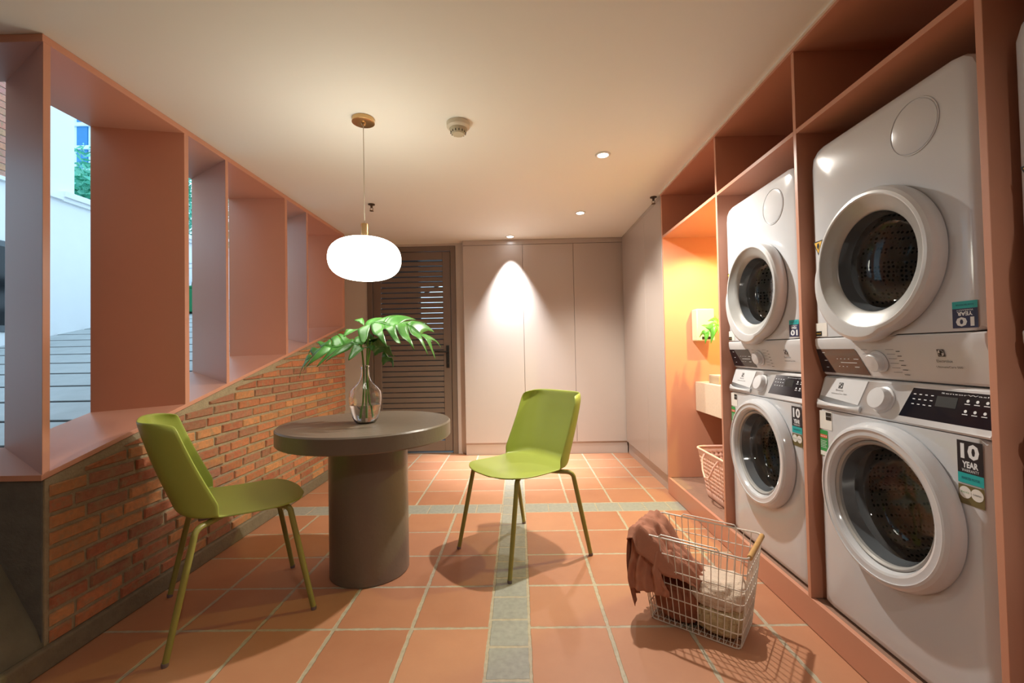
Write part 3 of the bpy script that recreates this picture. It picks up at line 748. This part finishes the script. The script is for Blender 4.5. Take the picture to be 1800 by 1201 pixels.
# pink plastic laundry basket in the niche
pb = empty('plastic_laundry_basket', (1.36, 2.74, .12))
def perforated(bx0, by0, tx, ty, hgt):
    mb = MB(); n = 10
    def ring(k):   # rounded rectangle at height fraction k
        a, b_ = bx0+(tx-bx0)*k, by0+(ty-by0)*k; r = .05; pts = []
        segs = [((a-r, b_-r), 0), ((-a+r, b_-r), 90), ((-a+r, -b_+r), 180), ((a-r, -b_+r), 270)]
        for (cx, cy), s0 in segs:
            for i in range(7): 
                t = math.radians(s0+90*i/6); pts.append(Vector((cx+r*math.cos(t), cy+r*math.sin(t), .004+hgt*k)))
        return pts
    def resamp(pts, N):
        P_ = pts+[pts[0]]; Ls = [0]
        for i in range(len(pts)): Ls.append(Ls[-1]+(P_[i+1]-P_[i]).length)
        out = []
        for j in range(N):
            d = Ls[-1]*j/N; i = max(k for k in range(len(pts)) if Ls[k] <= d)
            f = (d-Ls[i])/(Ls[i+1]-Ls[i]+1e-9); out.append(P_[i].lerp(P_[i+1], f))
        return out
    N = 116; nr = 23
    rows = [resamp(ring(k/nr), N) for k in range(nr+1)]
    vs = [p for r in rows for p in r]; fs = []
    for i in range(nr):
        for j in range(N):
            hole = (j % 2 == 1) and (i % 2 == 1) and 1 < i < nr-2
            if not hole: k = (j+1) % N; fs.append((i*N+j, i*N+k, (i+1)*N+k, (i+1)*N+j))
    mb.add(vs, fs); mb.add(rows[0], [tuple(range(N))])
    return mb, rows[-1]
pm, rim = perforated(.15, .215, .19, .26, .30)
pm.build('body', M_pbask, pb, smooth=40, solid=.003)
MB().tube(rim, .007, 8, closed=True).build('rim', M_pbask, pb)
for sy in (-1, 1):
    MB().tube([(-.12, sy*.262, .285), (-.13, sy*.285, .26), (-.10, sy*.30, .19), (0, sy*.305, .165), (.10, sy*.30, .19), (.13, sy*.285, .26), (.12, sy*.262, .285)], .007, 8).build('handle', M_pbask, pb)
MB().tube([(-.192, -.08, .285), (-.215, -.075, .25), (-.228, -.04, .18), (-.23, .02, .165), (-.222, .07, .2), (-.21, .1, .26), (-.192, .105, .29)], .006, 8).build('side_handle', M_pbask, pb)
tag(pb, 'blush pink perforated plastic laundry basket on the niche floor under the counter', 'laundry basket')

# ------------------------------------------------------------------ table
TX, TY = -.785, 2.262
tb = empty('round_table', (TX, TY, 0))
MB().lathe([(.0, .662), (.416, .662), (.422, .668), (.422, .733), (.416, .74), (.0, .74)], (0, 0, 0), 'z', 128).build('tabletop', M_table, tb, smooth=40)
MB().lathe([(.0, .0), (.188, .0), (.192, .004), (.192, .661), (.0, .661)], (.012, -.012, 0), 'z', 96).build('pedestal', M_table, tb, smooth=40)
tag(tb, 'round taupe concrete pedestal table under the globe pendant', 'table')

# ------------------------------------------------------------------ vase with monstera leaves
VX, VY, VZ = -.782, 2.235, .7405
vs_ = empty('glass_vase', (VX, VY, VZ))
outer = [(.0, .0), (.040, .0), (.050, .004), (.064, .028), (.074, .07), (.079, .115), (.0795, .135), (.076, .158), (.062, .178), (.044, .194), (.030, .212), (.022, .232), (.0195, .262), (.0195, .278), (.023, .281), (.023, .288), (.0185, .290)]
inner = [(.0165, .286), (.0165, .262), (.019, .233), (.027, .214), (.041, .1955), (.059, .179), (.0725, .157), (.0765, .135), (.076, .115), (.071, .07), (.061, .03), (.047, .009), (.038, .006), (.0, .006)]
MB().lathe(outer+inner, (0, 0, 0), 'z', 64).build('bottle', M_vase, vs_, smooth=60)
wi = [(.0, .0065), (.0378, .0065), (.0467, .0095), (.0607, .0305), (.0707, .07), (.0738, .092), (.0, .092)]
MB().lathe(wi, (0, 0, 0), 'z', 64).build('water', M_water, vs_, smooth=40)
tag(vs_, 'clear glass bottle vase half full of water on the round table', 'vase')
def stem_leaf(nm, stem_pts, lf_args, m, label, **kw):
    root = empty(nm, (VX, VY, VZ+.02))
    mb = MB(); mb.tube(stem_pts, .0045, 8); mb.v = [tuple(Vector(v)-root.location) for v in mb.v]; mb.build('stalk', M_stem, root)
    mb = MB(); monstera(mb, *lf_args, **kw); mb.v = [tuple(Vector(v)-root.location) for v in mb.v]; mb.build('leaf_blade', m, root, smooth=60, solid=.0012)
    return tag(root, label, 'leaf', 'monstera leaves in the glass vase')
def bez(p0, p1, p2, p3, n=14):
    o = []
    for i in range(n+1):
        t = i/n; o.append(tuple(Vector(p0)*(1-t)**3+Vector(p1)*3*t*(1-t)**2+Vector(p2)*3*t*t*(1-t)+Vector(p3)*t**3))
    return o
stem_leaf('monstera_leaf', bez((VX+.035, VY-.01, VZ+.03), (VX+.002, VY, VZ+.22), (VX+.005, VY, VZ+.33), (VX+.03, VY-.01, 1.235)),
          ((VX+.03, VY-.01, 1.235), (.93, -.1, .06), (.05, -.45, .9), .33, .18, 7, .75, .45, .2, 3), M_leaf,
          'monstera leaf of the vase reaching right over the table, highest of the two')
stem_leaf('monstera_leaf', bez((VX-.02, VY, VZ+.03), (VX, VY, VZ+.2), (VX-.005, VY, VZ+.3), (VX-.015, VY-.01, 1.135)),
          ((VX-.03, VY-.01, 1.135), (-.95, -.18, .02), (-.05, -.55, .8), .30, .14, 7, .75, .35, .2, 9), M_leaf,
          'monstera leaf of the vase drooping left towards the brick wall')
stem_leaf('monstera_leaf', bez((VX+.0, VY+.01, VZ+.03), (VX, VY+.006, VZ+.2), (VX+.005, VY+.01, VZ+.3), (VX+.03, VY+.02, 1.15)),
          ((VX+.03, VY+.02, 1.16), (.35, .75, -.45), (.2, .5, .7), .17, .09, 4, .6, .5, .2, 12), M_leaf,
          'smaller dark monstera leaf of the vase hanging behind the two long ones')

# ------------------------------------------------------------------ chairs
def make_chair():
    t = empty('dining_chair')
    # profile of the centre line: (forward, height)
    prof = []; n0 = 17
    for i in range(n0):
        f = i/(n0-1); f2 = f**1.5; prof.append((.250-.430*f2, .472-.010*math.sin(PI*f2)-.012*max(0, 1-f2*6)))
    r = .055; c0 = (-.180, .472+r)
    for i in range(1, 8):
        a = -PI/2-(PI/2-.20)*i/7; prof.append((c0[0]+r*math.cos(a), c0[1]+r*math.sin(a)))
    n1 = len(prof); bx_, bz_ = prof[-1]
    for i in range(1, 15):
        f = i/14; prof.append((bx_-.108*f-.006*math.sin(PI*f), bz_+.334*f))
    NU = 24; rows = []
    for i, (y, z) in enumerate(prof):
        if i < n0:
            d = (.250-y)/.15; hw = .236*(1-max(0, 1-d)**2.6)**(1/2.2) if d < 1 else .236
            hw = max(hw, .085); f = i/(n0-1); fwd = max(0, -.085-y); up = .006*f
        elif i < n1:
            f = (i-n0+1)/(n1-n0); hw = .237; up = .006*(1-f); fwd = max(0, -.085-y)
        else:
            f = (i-n1+1)/(len(prof)-n1); hw = .237-.010*f; up = 0; fwd = .150-.032*f
            if f > .86: hw *= 1-.09*((f-.86)/.14)**2
        row = []
        for j in range(NU+1):
            u = j/NU*2-1; au = abs(u)
            x = hw*math.sin(u*PI/2*.92)/math.sin(PI/2*.92)
            yy = y+fwd*(au**3); zz = z+up*au**3
            if i == 0: yy = y-.012*au**3
            if i == len(prof)-1: zz -= .016*au**8
            row.append((x, yy, zz))
        rows.append(row)
    mb = MB(); mb.loft(rows, False)
    mb.build('seat_shell', M_chair, t, smooth=80, solid=.007, sub=1)
    # under-frame
    uf = MB(); uf.box(-.135, .135, -.15, .15, .438, .456); uf.build('underframe', M_under, t, bevel=.004)
    for sx in (-1, 1):
        for st_, a_, tp_, ft_ in (((.11, .07), (.172, .140), (.198, .172), (.233, .25)), ((.12, -.05), (.222, -.130), (.254, -.165), (.282, -.25))):
            a = Vector((sx*a_[0], a_[1], .449)); top = Vector((sx*tp_[0], tp_[1], .418)); foot = Vector((sx*ft_[0], ft_[1], .006))
            cpt = Vector((sx*(tp_[0]-.003), tp_[1]-.003*(1 if tp_[1] > 0 else -1), .449))
            pts = [(sx*st_[0], st_[1], .449), tuple(a)]
            for i in range(1, 9):
                q = i/8; pts.append(tuple(a*(1-q)**2+cpt*2*q*(1-q)+top*q*q))
            pts.append(tuple(top.lerp(foot, .5))); pts.append(tuple(foot))
            rad = [.0118]*(len(pts)-1)+[.0108]
            lg = MB(); lg.tube(pts, rad, 12); lo = lg.build('leg', M_leg, t, smooth=50)
            MB().lathe([(.0, -.006), (.0108, -.006), (.0118, .0), (.0118, .008), (.0, .009)], tuple(foot), 'z', 12).build('foot_cap', M_under, lo)
    return t
ch = make_chair()
def face(o, x, y, fx, fy): o.location = (x, y, 0); o.rotation_euler = (0, 0, math.atan2(fy, fx)-PI/2)
face(ch, -1.24, 1.938, .797, .604); tag(ch, 'olive green moulded chair at left beside the brick wall, facing the round table', 'chair', 'green dining chairs')
c2 = copy_tree(ch); face(c2, -.012, 2.435, -.786, -.618); tag(c2, 'olive green moulded chair right of the round table in front of the cupboards', 'chair', 'green dining chairs')

# ------------------------------------------------------------------ wire basket with laundry
BA = math.radians(-38); BCX, BCY = .705, 1.80
wb = empty('wire_laundry_basket', (BCX, BCY, 0), BA)
hb, ht = .004, .345
def rect(k, wob=0):
    a = .165+(.205-.165)*k; b_ = .105+(.135-.105)*k; return a, b_, hb+(ht-hb)*k
def loop(k, r=.02, drop=True):
    a, b_, z = rect(k); pts = []
    for (cx, cy), s0 in (((a-r, b_-r), 0), ((-a+r, b_-r), 90), ((-a+r, -b_+r), 180), ((a-r, -b_+r), 270)):
        for i in range(5):
            t = math.radians(s0+90*i/4); pts.append((cx+r*math.cos(t), cy+r*math.sin(t), z))
    return pts
gr = MB()
for k in (.0, .16, .32, .48, .64): gr.tube(loop(k), .0020, 6, closed=True)
gr.tube(loop(.82), .0020, 6, closed=True)
for i in range(15):
    f = -1+2*i/14
    for s in (-1, 1):
        a0_, b0_, z0 = rect(0); a1_, b1_, z1 = rect(1)
        gr.tube([(f*(a0_-.012), s*b0_, z0), (f*(a1_-.012), s*b1_, z1)], .0017, 6)
for i in range(10):
    f = -1+2*i/9
    for s in (-1, 1):
        a0_, b0_, z0 = rect(0); a1_, b1_, z1 = rect(1)
        gr.tube([(s*a0_, f*(b0_-.012), z0), (s*a1_, f*(b1_-.012), z1)], .0017, 6)
for i in range(15): gr.tube([(-.16+.32*i/14, -.105, hb), (-.16+.32*i/14, .105, hb)], .0014, 6)
for i in range(5): gr.tube([(-.163, -.08+.04*i, hb), (.163, -.08+.04*i, hb)], .0014, 6)
gr.build('wire_mesh', M_wire, wb, smooth=60)
rm = MB(); rm.tube(loop(1.0), .0034, 8, closed=True)
for s in (-1, 1):
    a1_, b1_, z1 = rect(1); rm.tube([(-a1_*.55, s*b1_, z1), (-a1_*.5, s*b1_, z1+.012), (0, s*(b1_+.002), z1+.012), (a1_*.5, s*b1_, z1+.012), (a1_*.55, s*b1_, z1)], .0026, 8)
rm.build('rim', M_wire, wb)
for s in (-1, 1):
    MB().tube([(s*.206, -.115, ht), (s*.206, .115, ht)], .0095, 14).build('handle', M_wood, wb, smooth=60)
tag(wb, 'white wire laundry basket with wooden handles standing on the terracotta floor', 'laundry basket')

def wr(p, sc, amp, seed=0):
    v = Vector(p)*sc+Vector((seed*7.3, seed*3.1, seed))
    return amp*(noise.noise(v)+.5*noise.noise(v*2.1)+.25*noise.noise(v*4.3))
def ridge(p, sc, amp, seed=0):
    v = Vector(p)*sc+Vector((seed*7.3, seed*3.1, seed)); return amp*(1-2*abs(noise.noise(v)))
BM = Matrix.Translation((BCX, BCY, 0)) @ Matrix.Rotation(BA, 4, 'Z')
def pile(name, cx, cy, cz, rx, ry, rz, m, label, seed, amp=.03, sc=9):
    mb = MB(); NU_, NV = 72, 40; rows = []
    for i in range(NV+1):
        ph = PI*i/NV; row = []
        for j in range(NU_):
            th_ = 2*PI*j/NU_
            d = Vector((math.sin(ph)*math.cos(th_), math.sin(ph)*math.sin(th_), math.cos(ph)))
            sq = lambda v: math.copysign(abs(v)**.72, v)
            k = 1+ridge(d, 1.6, amp*3.2, seed)+wr(d, 3.2, amp*2.2, seed)
            x, y, z = cx+rx*sq(d.x)*k, cy+ry*sq(d.y)*k, cz+rz*sq(d.z)*k
            lim = rect(max(0, min(1, z/.34))); x = max(-lim[0]+.008, min(lim[0]-.008, x)); y = max(-lim[1]+.008, min(lim[1]-.008, y)); z = max(.011, z)
            row.append((x, y, z))
        rows.append(row)
    mb.loft(rows, True); o = mb.build(name, m, None, smooth=80)
    o.matrix_world = BM; return tag(o, label, 'clothing', 'laundry in the wire basket')
pile('folded_garment', -.065, 0, .085, .10, .095, .08, M_cloth2, 'rust brown garment bunched in the left bottom of the wire basket', 1)
pile('folded_garment', .075, .0, .15, .095, .09, .052, M_cream, 'cream knitted garment on top of the pile in the wire basket', 2, .035)
pile('folded_garment', .08, -.005, .06, .085, .09, .055, M_lace, 'beige lace garment at the right bottom of the wire basket', 3, .03)
pile('folded_garment', -.055, .035, .15, .085, .055, .035, mat('grey mauve cotton', (150, 122, 112), .9, var=.1, vscale=25, bump=.3), 'grey mauve garment under the draped rose cloth in the wire basket', 4, .03)
# draped cloth over the left end
dc = MB(); NS_, NT_ = 60, 56; rows = []
for i in range(NS_+1):
    s = i/NS_; row = []
    # path of the cloth in the basket's long axis: from inside, up over the handle, down outside
    for j in range(NT_+1):
        t = j/NT_*2-1
        if s < .30:
            k = s/.30; bx1, bz1 = (.03-.13*k), (.19+.10*k)
        elif s < .5:
            k = (s-.30)/.20; bx1, bz1 = -.10-.10*k, .29+.075*math.sin(PI/2*k)
        elif s < .58:
            k = (s-.5)/.08; bx1 = -.20-.028*math.sin(PI/2*k); bz1 = .365-.012*(1-math.cos(PI/2*k))
        else:
            k = (s-.58)/.42; bx1 = -.228-.012*k+.03*k*k; bz1 = .353-.25*k
        w_ = .045+.095*min(1, s/.45) if s < .58 else .14-.05*((s-.58)/.42)**1.5
        y = t*w_-.02-(.03*(1-s) if s < .58 else 0)
        if s > .58: y -= .015*((s-.58)/.42)
        fold = .010*math.sin(t*9+s*5)+.006*math.sin(t*17-s*9)
        edge = max(0, abs(t)-.72)/.28
        if s < .5: z = bz1-(.09*edge**1.3)*(.3+s)+fold+wr((bx1, y, s), 16, .010, 3); x = bx1+wr((s*2, t, 1), 5, .010, 5)
        else: z = bz1-.03*edge+wr((s, t, 2), 6, .008, 2)+(.02*t*((s-.5)/.5)); x = bx1-abs(fold)*(.4+1.2*(s-.5))-ridge((t*.9, s*.5, 0), 3.2, .008*(s-.5)*2, 4)
        if s > .5: 
            zz_ = z+.02*math.sin(t*3+1)*((s-.5)/.5); z = zz_
        row.append((x, y, z))
    rows.append(row)
dc.loft(rows, False)
# second flap falling over the front rim
rows = []
for i in range(41):
    s = i/40; row = []
    for j in range(37):
        t = j/36
        k = s
        yb = -.10-.05*math.sin(min(1, k*2)*PI/2)-.004; zb_ = .335+.03*math.sin(min(1, k*3)*PI)*.8-.20*max(0, k-.15)/.85
        x = -.225+.12*t+.03*t*k+.010*math.sin(k*6+t*3); z = zb_-.05*t*(1-.4*k)-.03*t*t
        y = yb-.008*math.sin(t*14+k*4)-.006*math.sin(t*27+k*9)-wr((t, k, 0), 4, .008, 6)
        z += (1-t)*-.02*k+.03*k*t
        if k > .6: z += .06*t*(k-.6)
        row.append((x, y, z))
    rows.append(row)
dc.loft(rows, False)
o = dc.build('draped_shirt', M_cloth, None, smooth=80, solid=.002); o.matrix_world = BM
tag(o, 'dusty rose cotton shirt draped over the left end of the wire basket', 'clothing', 'laundry in the wire basket')

# ------------------------------------------------------------------ pendant and ceiling fittings
PX, PY = -.754, 2.175
pn = empty('pendant_lamp', (PX, PY, H))
MB().lathe([(.0, -.001), (.055, -.001), (.055, -.020), (.050, -.022), (.012, -.022), (.010, -.030), (.004, -.036), (.0, -.036)], (0, 0, 0), 'z', 48).build('canopy', M_gold, pn)
MB().tube([(0, 0, -.034), (0, 0, -.532)], .0022, 8).build('cord', M_cord, pn)
MB().lathe([(.0, -.528), (.017, -.528), (.018, -.532), (.018, -.597), (.0, -.597)], (0, 0, 0), 'z', 32).build('socket', M_gold, pn)
gp = []
for i in range(33):
    a = PI/2-PI*i/32
    gp.append((max(0.0005, .174*abs(math.cos(a))**.72), -.704+.104*math.copysign(abs(math.sin(a))**.86, math.sin(a))))
MB().lathe(gp, (0, 0, 0), 'z', 64).build('globe_shade', M_globe, pn, smooth=80)
tag(pn, 'white oval globe pendant lamp hanging on a cord over the table', 'pendant lamp')
def downlight(x, y, m, label):
    o = MB().lathe([(.046, -.0005), (.046, -.004), (.042, -.007), (.033, -.006), (.030, .0)], (x, y, H), 'z', 36).build('downlight', M_paper)
    q = MB().lathe([(.031, -.0035), (.0, -.0035)], (x, y, H), 'z', 32).build('lens', m); q.parent = o
    return tag(o, label, 'downlight', 'ceiling downlights')
downlight(.531, 2.655, M_led, 'lit round downlight nearest the camera in the ceiling right of centre')
downlight(.55, 3.781, M_led, 'small lit ceiling downlight between the nearest one and the far cupboards')
downlight(-.066, 4.515, M_ledc, 'cool white downlight close above the far cupboard doors')
downlight(.45, -.35, M_led, 'unseen downlight added as fill in the ceiling behind the viewpoint, on the right')  # fitting for the added fill lamp
downlight(-.9, -.9, M_led, 'unseen downlight added as fill in the ceiling behind the viewpoint, on the left')  # fitting for the weaker added fill lamp
sm = MB().lathe([(.0, -.001), (.059, -.001), (.059, -.022), (.052, -.030), (.045, -.032)], (-.288, 2.24, H), 'z', 48).build('smoke_detector', mat('ivory plastic', (214, 202, 178), .5))
q = MB().lathe([(.044, -.031), (.040, -.048), (.030, -.060), (.0, -.062)], (-.288, 2.24, H), 'z', 40).build('sensor_cage', mat('ivory grille', (190, 178, 150), .6), None); q.parent = sm
q = MB()
for i in range(14):
    a = 2*PI*i/14; q.box(-.288+.0385*math.cos(a)-.002, -.288+.0385*math.cos(a)+.002, 2.24+.0385*math.sin(a)-.002, 2.24+.0385*math.sin(a)+.002, H-.055, H-.036)
q = q.build('vent_slots', M_blk, None, smooth=0); q.parent = sm
tag(sm, 'ivory round smoke detector on the ceiling right of the pendant', 'smoke detector')
def sprinkler(x, y, label):
    mb = MB(); mb.lathe([(.0, -.001), (.026, -.001), (.026, -.006), (.010, -.010), (.008, -.030), (.0, -.030)], (x, y, H), 'z', 24)
    o = mb.build('sprinkler', mat('dark brass', (92, 76, 62), .35, .6))
    q = MB(); q.tube([(x-.007, y, H-.028), (x-.013, y, H-.040), (x, y, H-.052)], .0022, 6); q.tube([(x+.007, y, H-.028), (x+.013, y, H-.040), (x, y, H-.052)], .0022, 6)
    q.lathe([(.0, -.052), (.016, -.052), (.016, -.0545), (.0, -.0545)], (x, y, H), 'z', 16)
    q = q.build('deflector', mat('brass', (120, 96, 70), .3, .8)); q.parent = o
    return tag(o, label, 'sprinkler', 'ceiling sprinklers')
sprinkler(-1.134, 3.435, 'dark ceiling sprinkler head just right of the pendant cord')
sprinkler(1.068, 3.43, 'dark ceiling sprinkler head beside the corner of the pink shelving')

# ------------------------------------------------------------------ outside
yw = MB(); yw.box(-2.6, -1.42, 6.3, 6.45, -.1, 3.2); struct(yw.build('yard_light_blocker', mat('dim grey light blocker', (70, 76, 78), .9), smooth=0), 'grey slab added behind the louvred door to darken its gaps', 'wall')  # added to block the bright sky behind part of the louvres
yr = MB(); yr.box(-2.6, 1.9, 4.96, 8.6, 2.45, 2.6); struct(yr.build('yard_shade_slab', mat('dim grey shade slab', (90, 94, 96), .9), smooth=0), 'unseen canopy slab added behind the louvred door to dim its upper gaps', 'canopy')  # added overhead slab, keeps sky light out of the upper louvre gaps
yf = MB(); yf.box(-2.6, 1.9, 4.88, 9.3, -.08, -.01); yf.box(-2.6, 1.9, 9.3, 9.45, -.08, 1.5); struct(yf.build('yard_floor', M_conc, smooth=0), 'concrete yard floor behind the louvred door', 'floor')  # far upright slab added to cut sky brightness through the louvres
rp = MB(); rp.use(M_ramp)
prev = -1.0; ys = [2.792+.3565*k for k in range(-8, 26)]
for y in ys:
    rp.hexa([(-6.05, prev+.02, .25*prev-.05), (XL-.36, prev+.02, .25*prev-.05), (XL-.36, y-.02, .25*y-.05), (-6.05, y-.02, .25*y-.05),
             (-6.05, prev+.02, .25*(prev+.02)), (XL-.36, prev+.02, .25*(prev+.02)), (XL-.36, y-.02, .25*(y-.02)), (-6.05, y-.02, .25*(y-.02))]); prev = y
rp.use(M_groove); rp.hexa([(-6.05, -1, -.32), (XL-.36, -1, -.32), (XL-.36, prev, .25*prev-.07), (-6.05, prev, .25*prev-.07), (-6.05, -1, -.255), (XL-.36, -1, -.255), (XL-.36, prev, .25*prev-.005), (-6.05, prev, .25*prev-.005)])
struct(rp.build('driveway_ramp', smooth=0), 'grey ribbed paving of the driveway sloping up outside the screen', 'driveway')
gg = MB(); gg.box(-22, -6.3, -3, 22, 1.2, 1.6); struct(gg.build('garden_ground', mat('dark soil', (70, 74, 56), .95), smooth=0), 'raised garden ground behind the white outside wall', 'ground')
bd = empty('building', (-6, 5, 1.2))
def bpt(mb, name, m, **k): mb.v = [(x+6, y-5, z-1.2) for x, y, z in mb.v]; return mb.build(name, m, bd, **k)
bpt(MB().box(-6.3, -6.0, -3, 12, -1, 3.2), 'lower_wall', M_out, smooth=0)
mb = MB(); mb.box(-6.3, -5.95, -3, 5.70, 3.19, 3.235); mb.box(-6.3, -5.93, 5.70, 12, 3.235, 3.31); mb.box(-6.3, -5.96, 5.70, 12, 3.18, 3.235); bpt(mb, 'ledge', M_out, smooth=0)
bpt(MB().box(-6.35, -6.02, 5.135, 5.90, 3.2, 7), 'upper_wall', M_out, smooth=0)
ub = MB(); ub.use(mat('outside mortar', (200, 180, 165), .9)); ub.box(-6.3, -6.012, -2, 5.135, 3.2, 7); ub.use(M_brick)
for r in range(46):
    z = 3.24+r*.082; y = 2.0-(.12 if r % 2 else 0)
    while y < 5.12:
        ub.c = tuple(v*random.uniform(.85, 1.1) for v in lin((196, 138, 116))); ub.box(-6.02, -5.998, y, min(y+.225, 5.13), z, z+.068); y += .24
ub.c = None; bpt(ub, 'brick_panel', None, smooth=0)
wf = MB(); wf.box(-6.05, -5.98, 3.6, 5.115, 1.42, 2.49); wf = bpt(wf, 'window_frame', M_fram, bevel=.01)
g_ = MB(); g_.box(-5.985, -5.975, 3.68, 5.05, 1.50, 2.42); g_.v = [(x+6, y-5, z-1.2) for x, y, z in g_.v]; g_.build('window_pane', M_dark, wf)
tag(bd, 'white rendered building with a brick upper panel across the driveway', 'building')
tw = empty('tower_block', (-24, 26, 0))
mb = MB(); mb.box(-3, 3, -2, 2, -4, 22); mb.build('tower_wall', M_tower, tw, smooth=0)
mb = MB(); mb.use(M_towerg)
for i in range(5): mb.box(-2.6+i*1.15, -2.0+i*1.15, -2.06, -2.0, 0, 20)
mb.build('window_strip', None, tw, smooth=0)
mb = MB()
for k in range(16): mb.box(-3.1, 3.1, -2.15, -2.0, 1.0+k*1.3, 1.2+k*1.3)
mb.build('balcony_rail', M_tower, tw, smooth=0)
tag(tw, 'distant pale tower with blue glass strips above the trees', 'building')
def tree(x, y, z, r, hgt, label, seed):
    rnd = random.Random(seed); t = empty('garden_tree', (x, y, z))
    MB().tube([(0, 0, 0), (.05, .05, hgt*.4), (0, .1, hgt*.8)], [.12, .09, .05], 10).build('trunk', M_bark, t)
    mb = MB()
    for i in range(4200):
        a, b_ = rnd.random()*2*PI, math.acos(rnd.uniform(-1, 1)); rr = r*rnd.uniform(.55, 1.0)
        c_ = Vector((rr*math.sin(b_)*math.cos(a), rr*math.sin(b_)*math.sin(a), hgt*.62+hgt*.45*math.cos(b_)*rnd.uniform(.6, 1)))
        d = Vector((rnd.gauss(0, 1), rnd.gauss(0, 1), rnd.gauss(0, .6))).normalized(); e = d.cross(Vector((rnd.gauss(0, 1), rnd.gauss(0, 1), rnd.gauss(0, 1)))).normalized()
        L = rnd.uniform(.08, .18); mb.add([c_-d*L, c_+e*L*.3, c_+d*L, c_-e*L*.3], [(0, 1, 2, 3)])
    mb.build('foliage', M_foliage, t, smooth=0)
    return tag(t, label, 'tree', 'trees beyond the outside wall')
tree(-8.0, 8.3, 1.6, 1.35, 2.85, 'bushy tree behind the white wall, seen in the first gap of the screen', 1)
tree(-8.6, 12.2, 1.6, 1.7, 6.0, 'taller tree behind the white wall, seen in the narrow second gap', 2)
tree(-13.5, 15.0, 1.6, 2.4, 6.5, 'tree furthest away behind the white wall', 3)
gb = empty('wheelie_bin', (-5.45, 7.25, 1.83))
MB().loft([[(-.13, -.12, 0), (.13, -.12, 0), (.13, .12, 0), (-.13, .12, 0)], [(-.17, -.16, .38), (.17, -.16, .38), (.17, .16, .38), (-.17, .16, .38)]], True, True, True).build('bin_body', M_bin, gb, bevel=.01)
MB().box(-.18, .18, -.17, .17, .38, .42).build('bin_lid', M_bin, gb, bevel=.01)
tag(gb, 'green bin standing at the top of the driveway', 'bin')
bc = empty('bicycle', (-5.75, 7.55, 1.92))
for dx in (-.28, .42):
    MB().tube([(.0, dx+.26*math.cos(a*PI/12), .26+.26*math.sin(a*PI/12)+.15) for a in range(24)], .014, 6, closed=True).build('wheel', M_blk, bc)
fr_ = MB()
for p in (((0, -.28, .41), (0, .05, .72)), ((0, .05, .72), (0, .36, .78)), ((0, .05, .42), (0, .36, .72)), ((0, .42, .41), (0, .34, .85)), ((0, -.28, .41), (0, .05, .42)), ((0, .05, .42), (0, .02, .82)), ((-.2, .33, .86), (.2, .33, .86))): fr_.tube(p, .013, 6)
fr_.build('frame', mat('light painted steel', (200, 205, 210), .4), bc)
tag(bc, 'bicycle parked against the white outside wall near the green bin', 'bicycle')
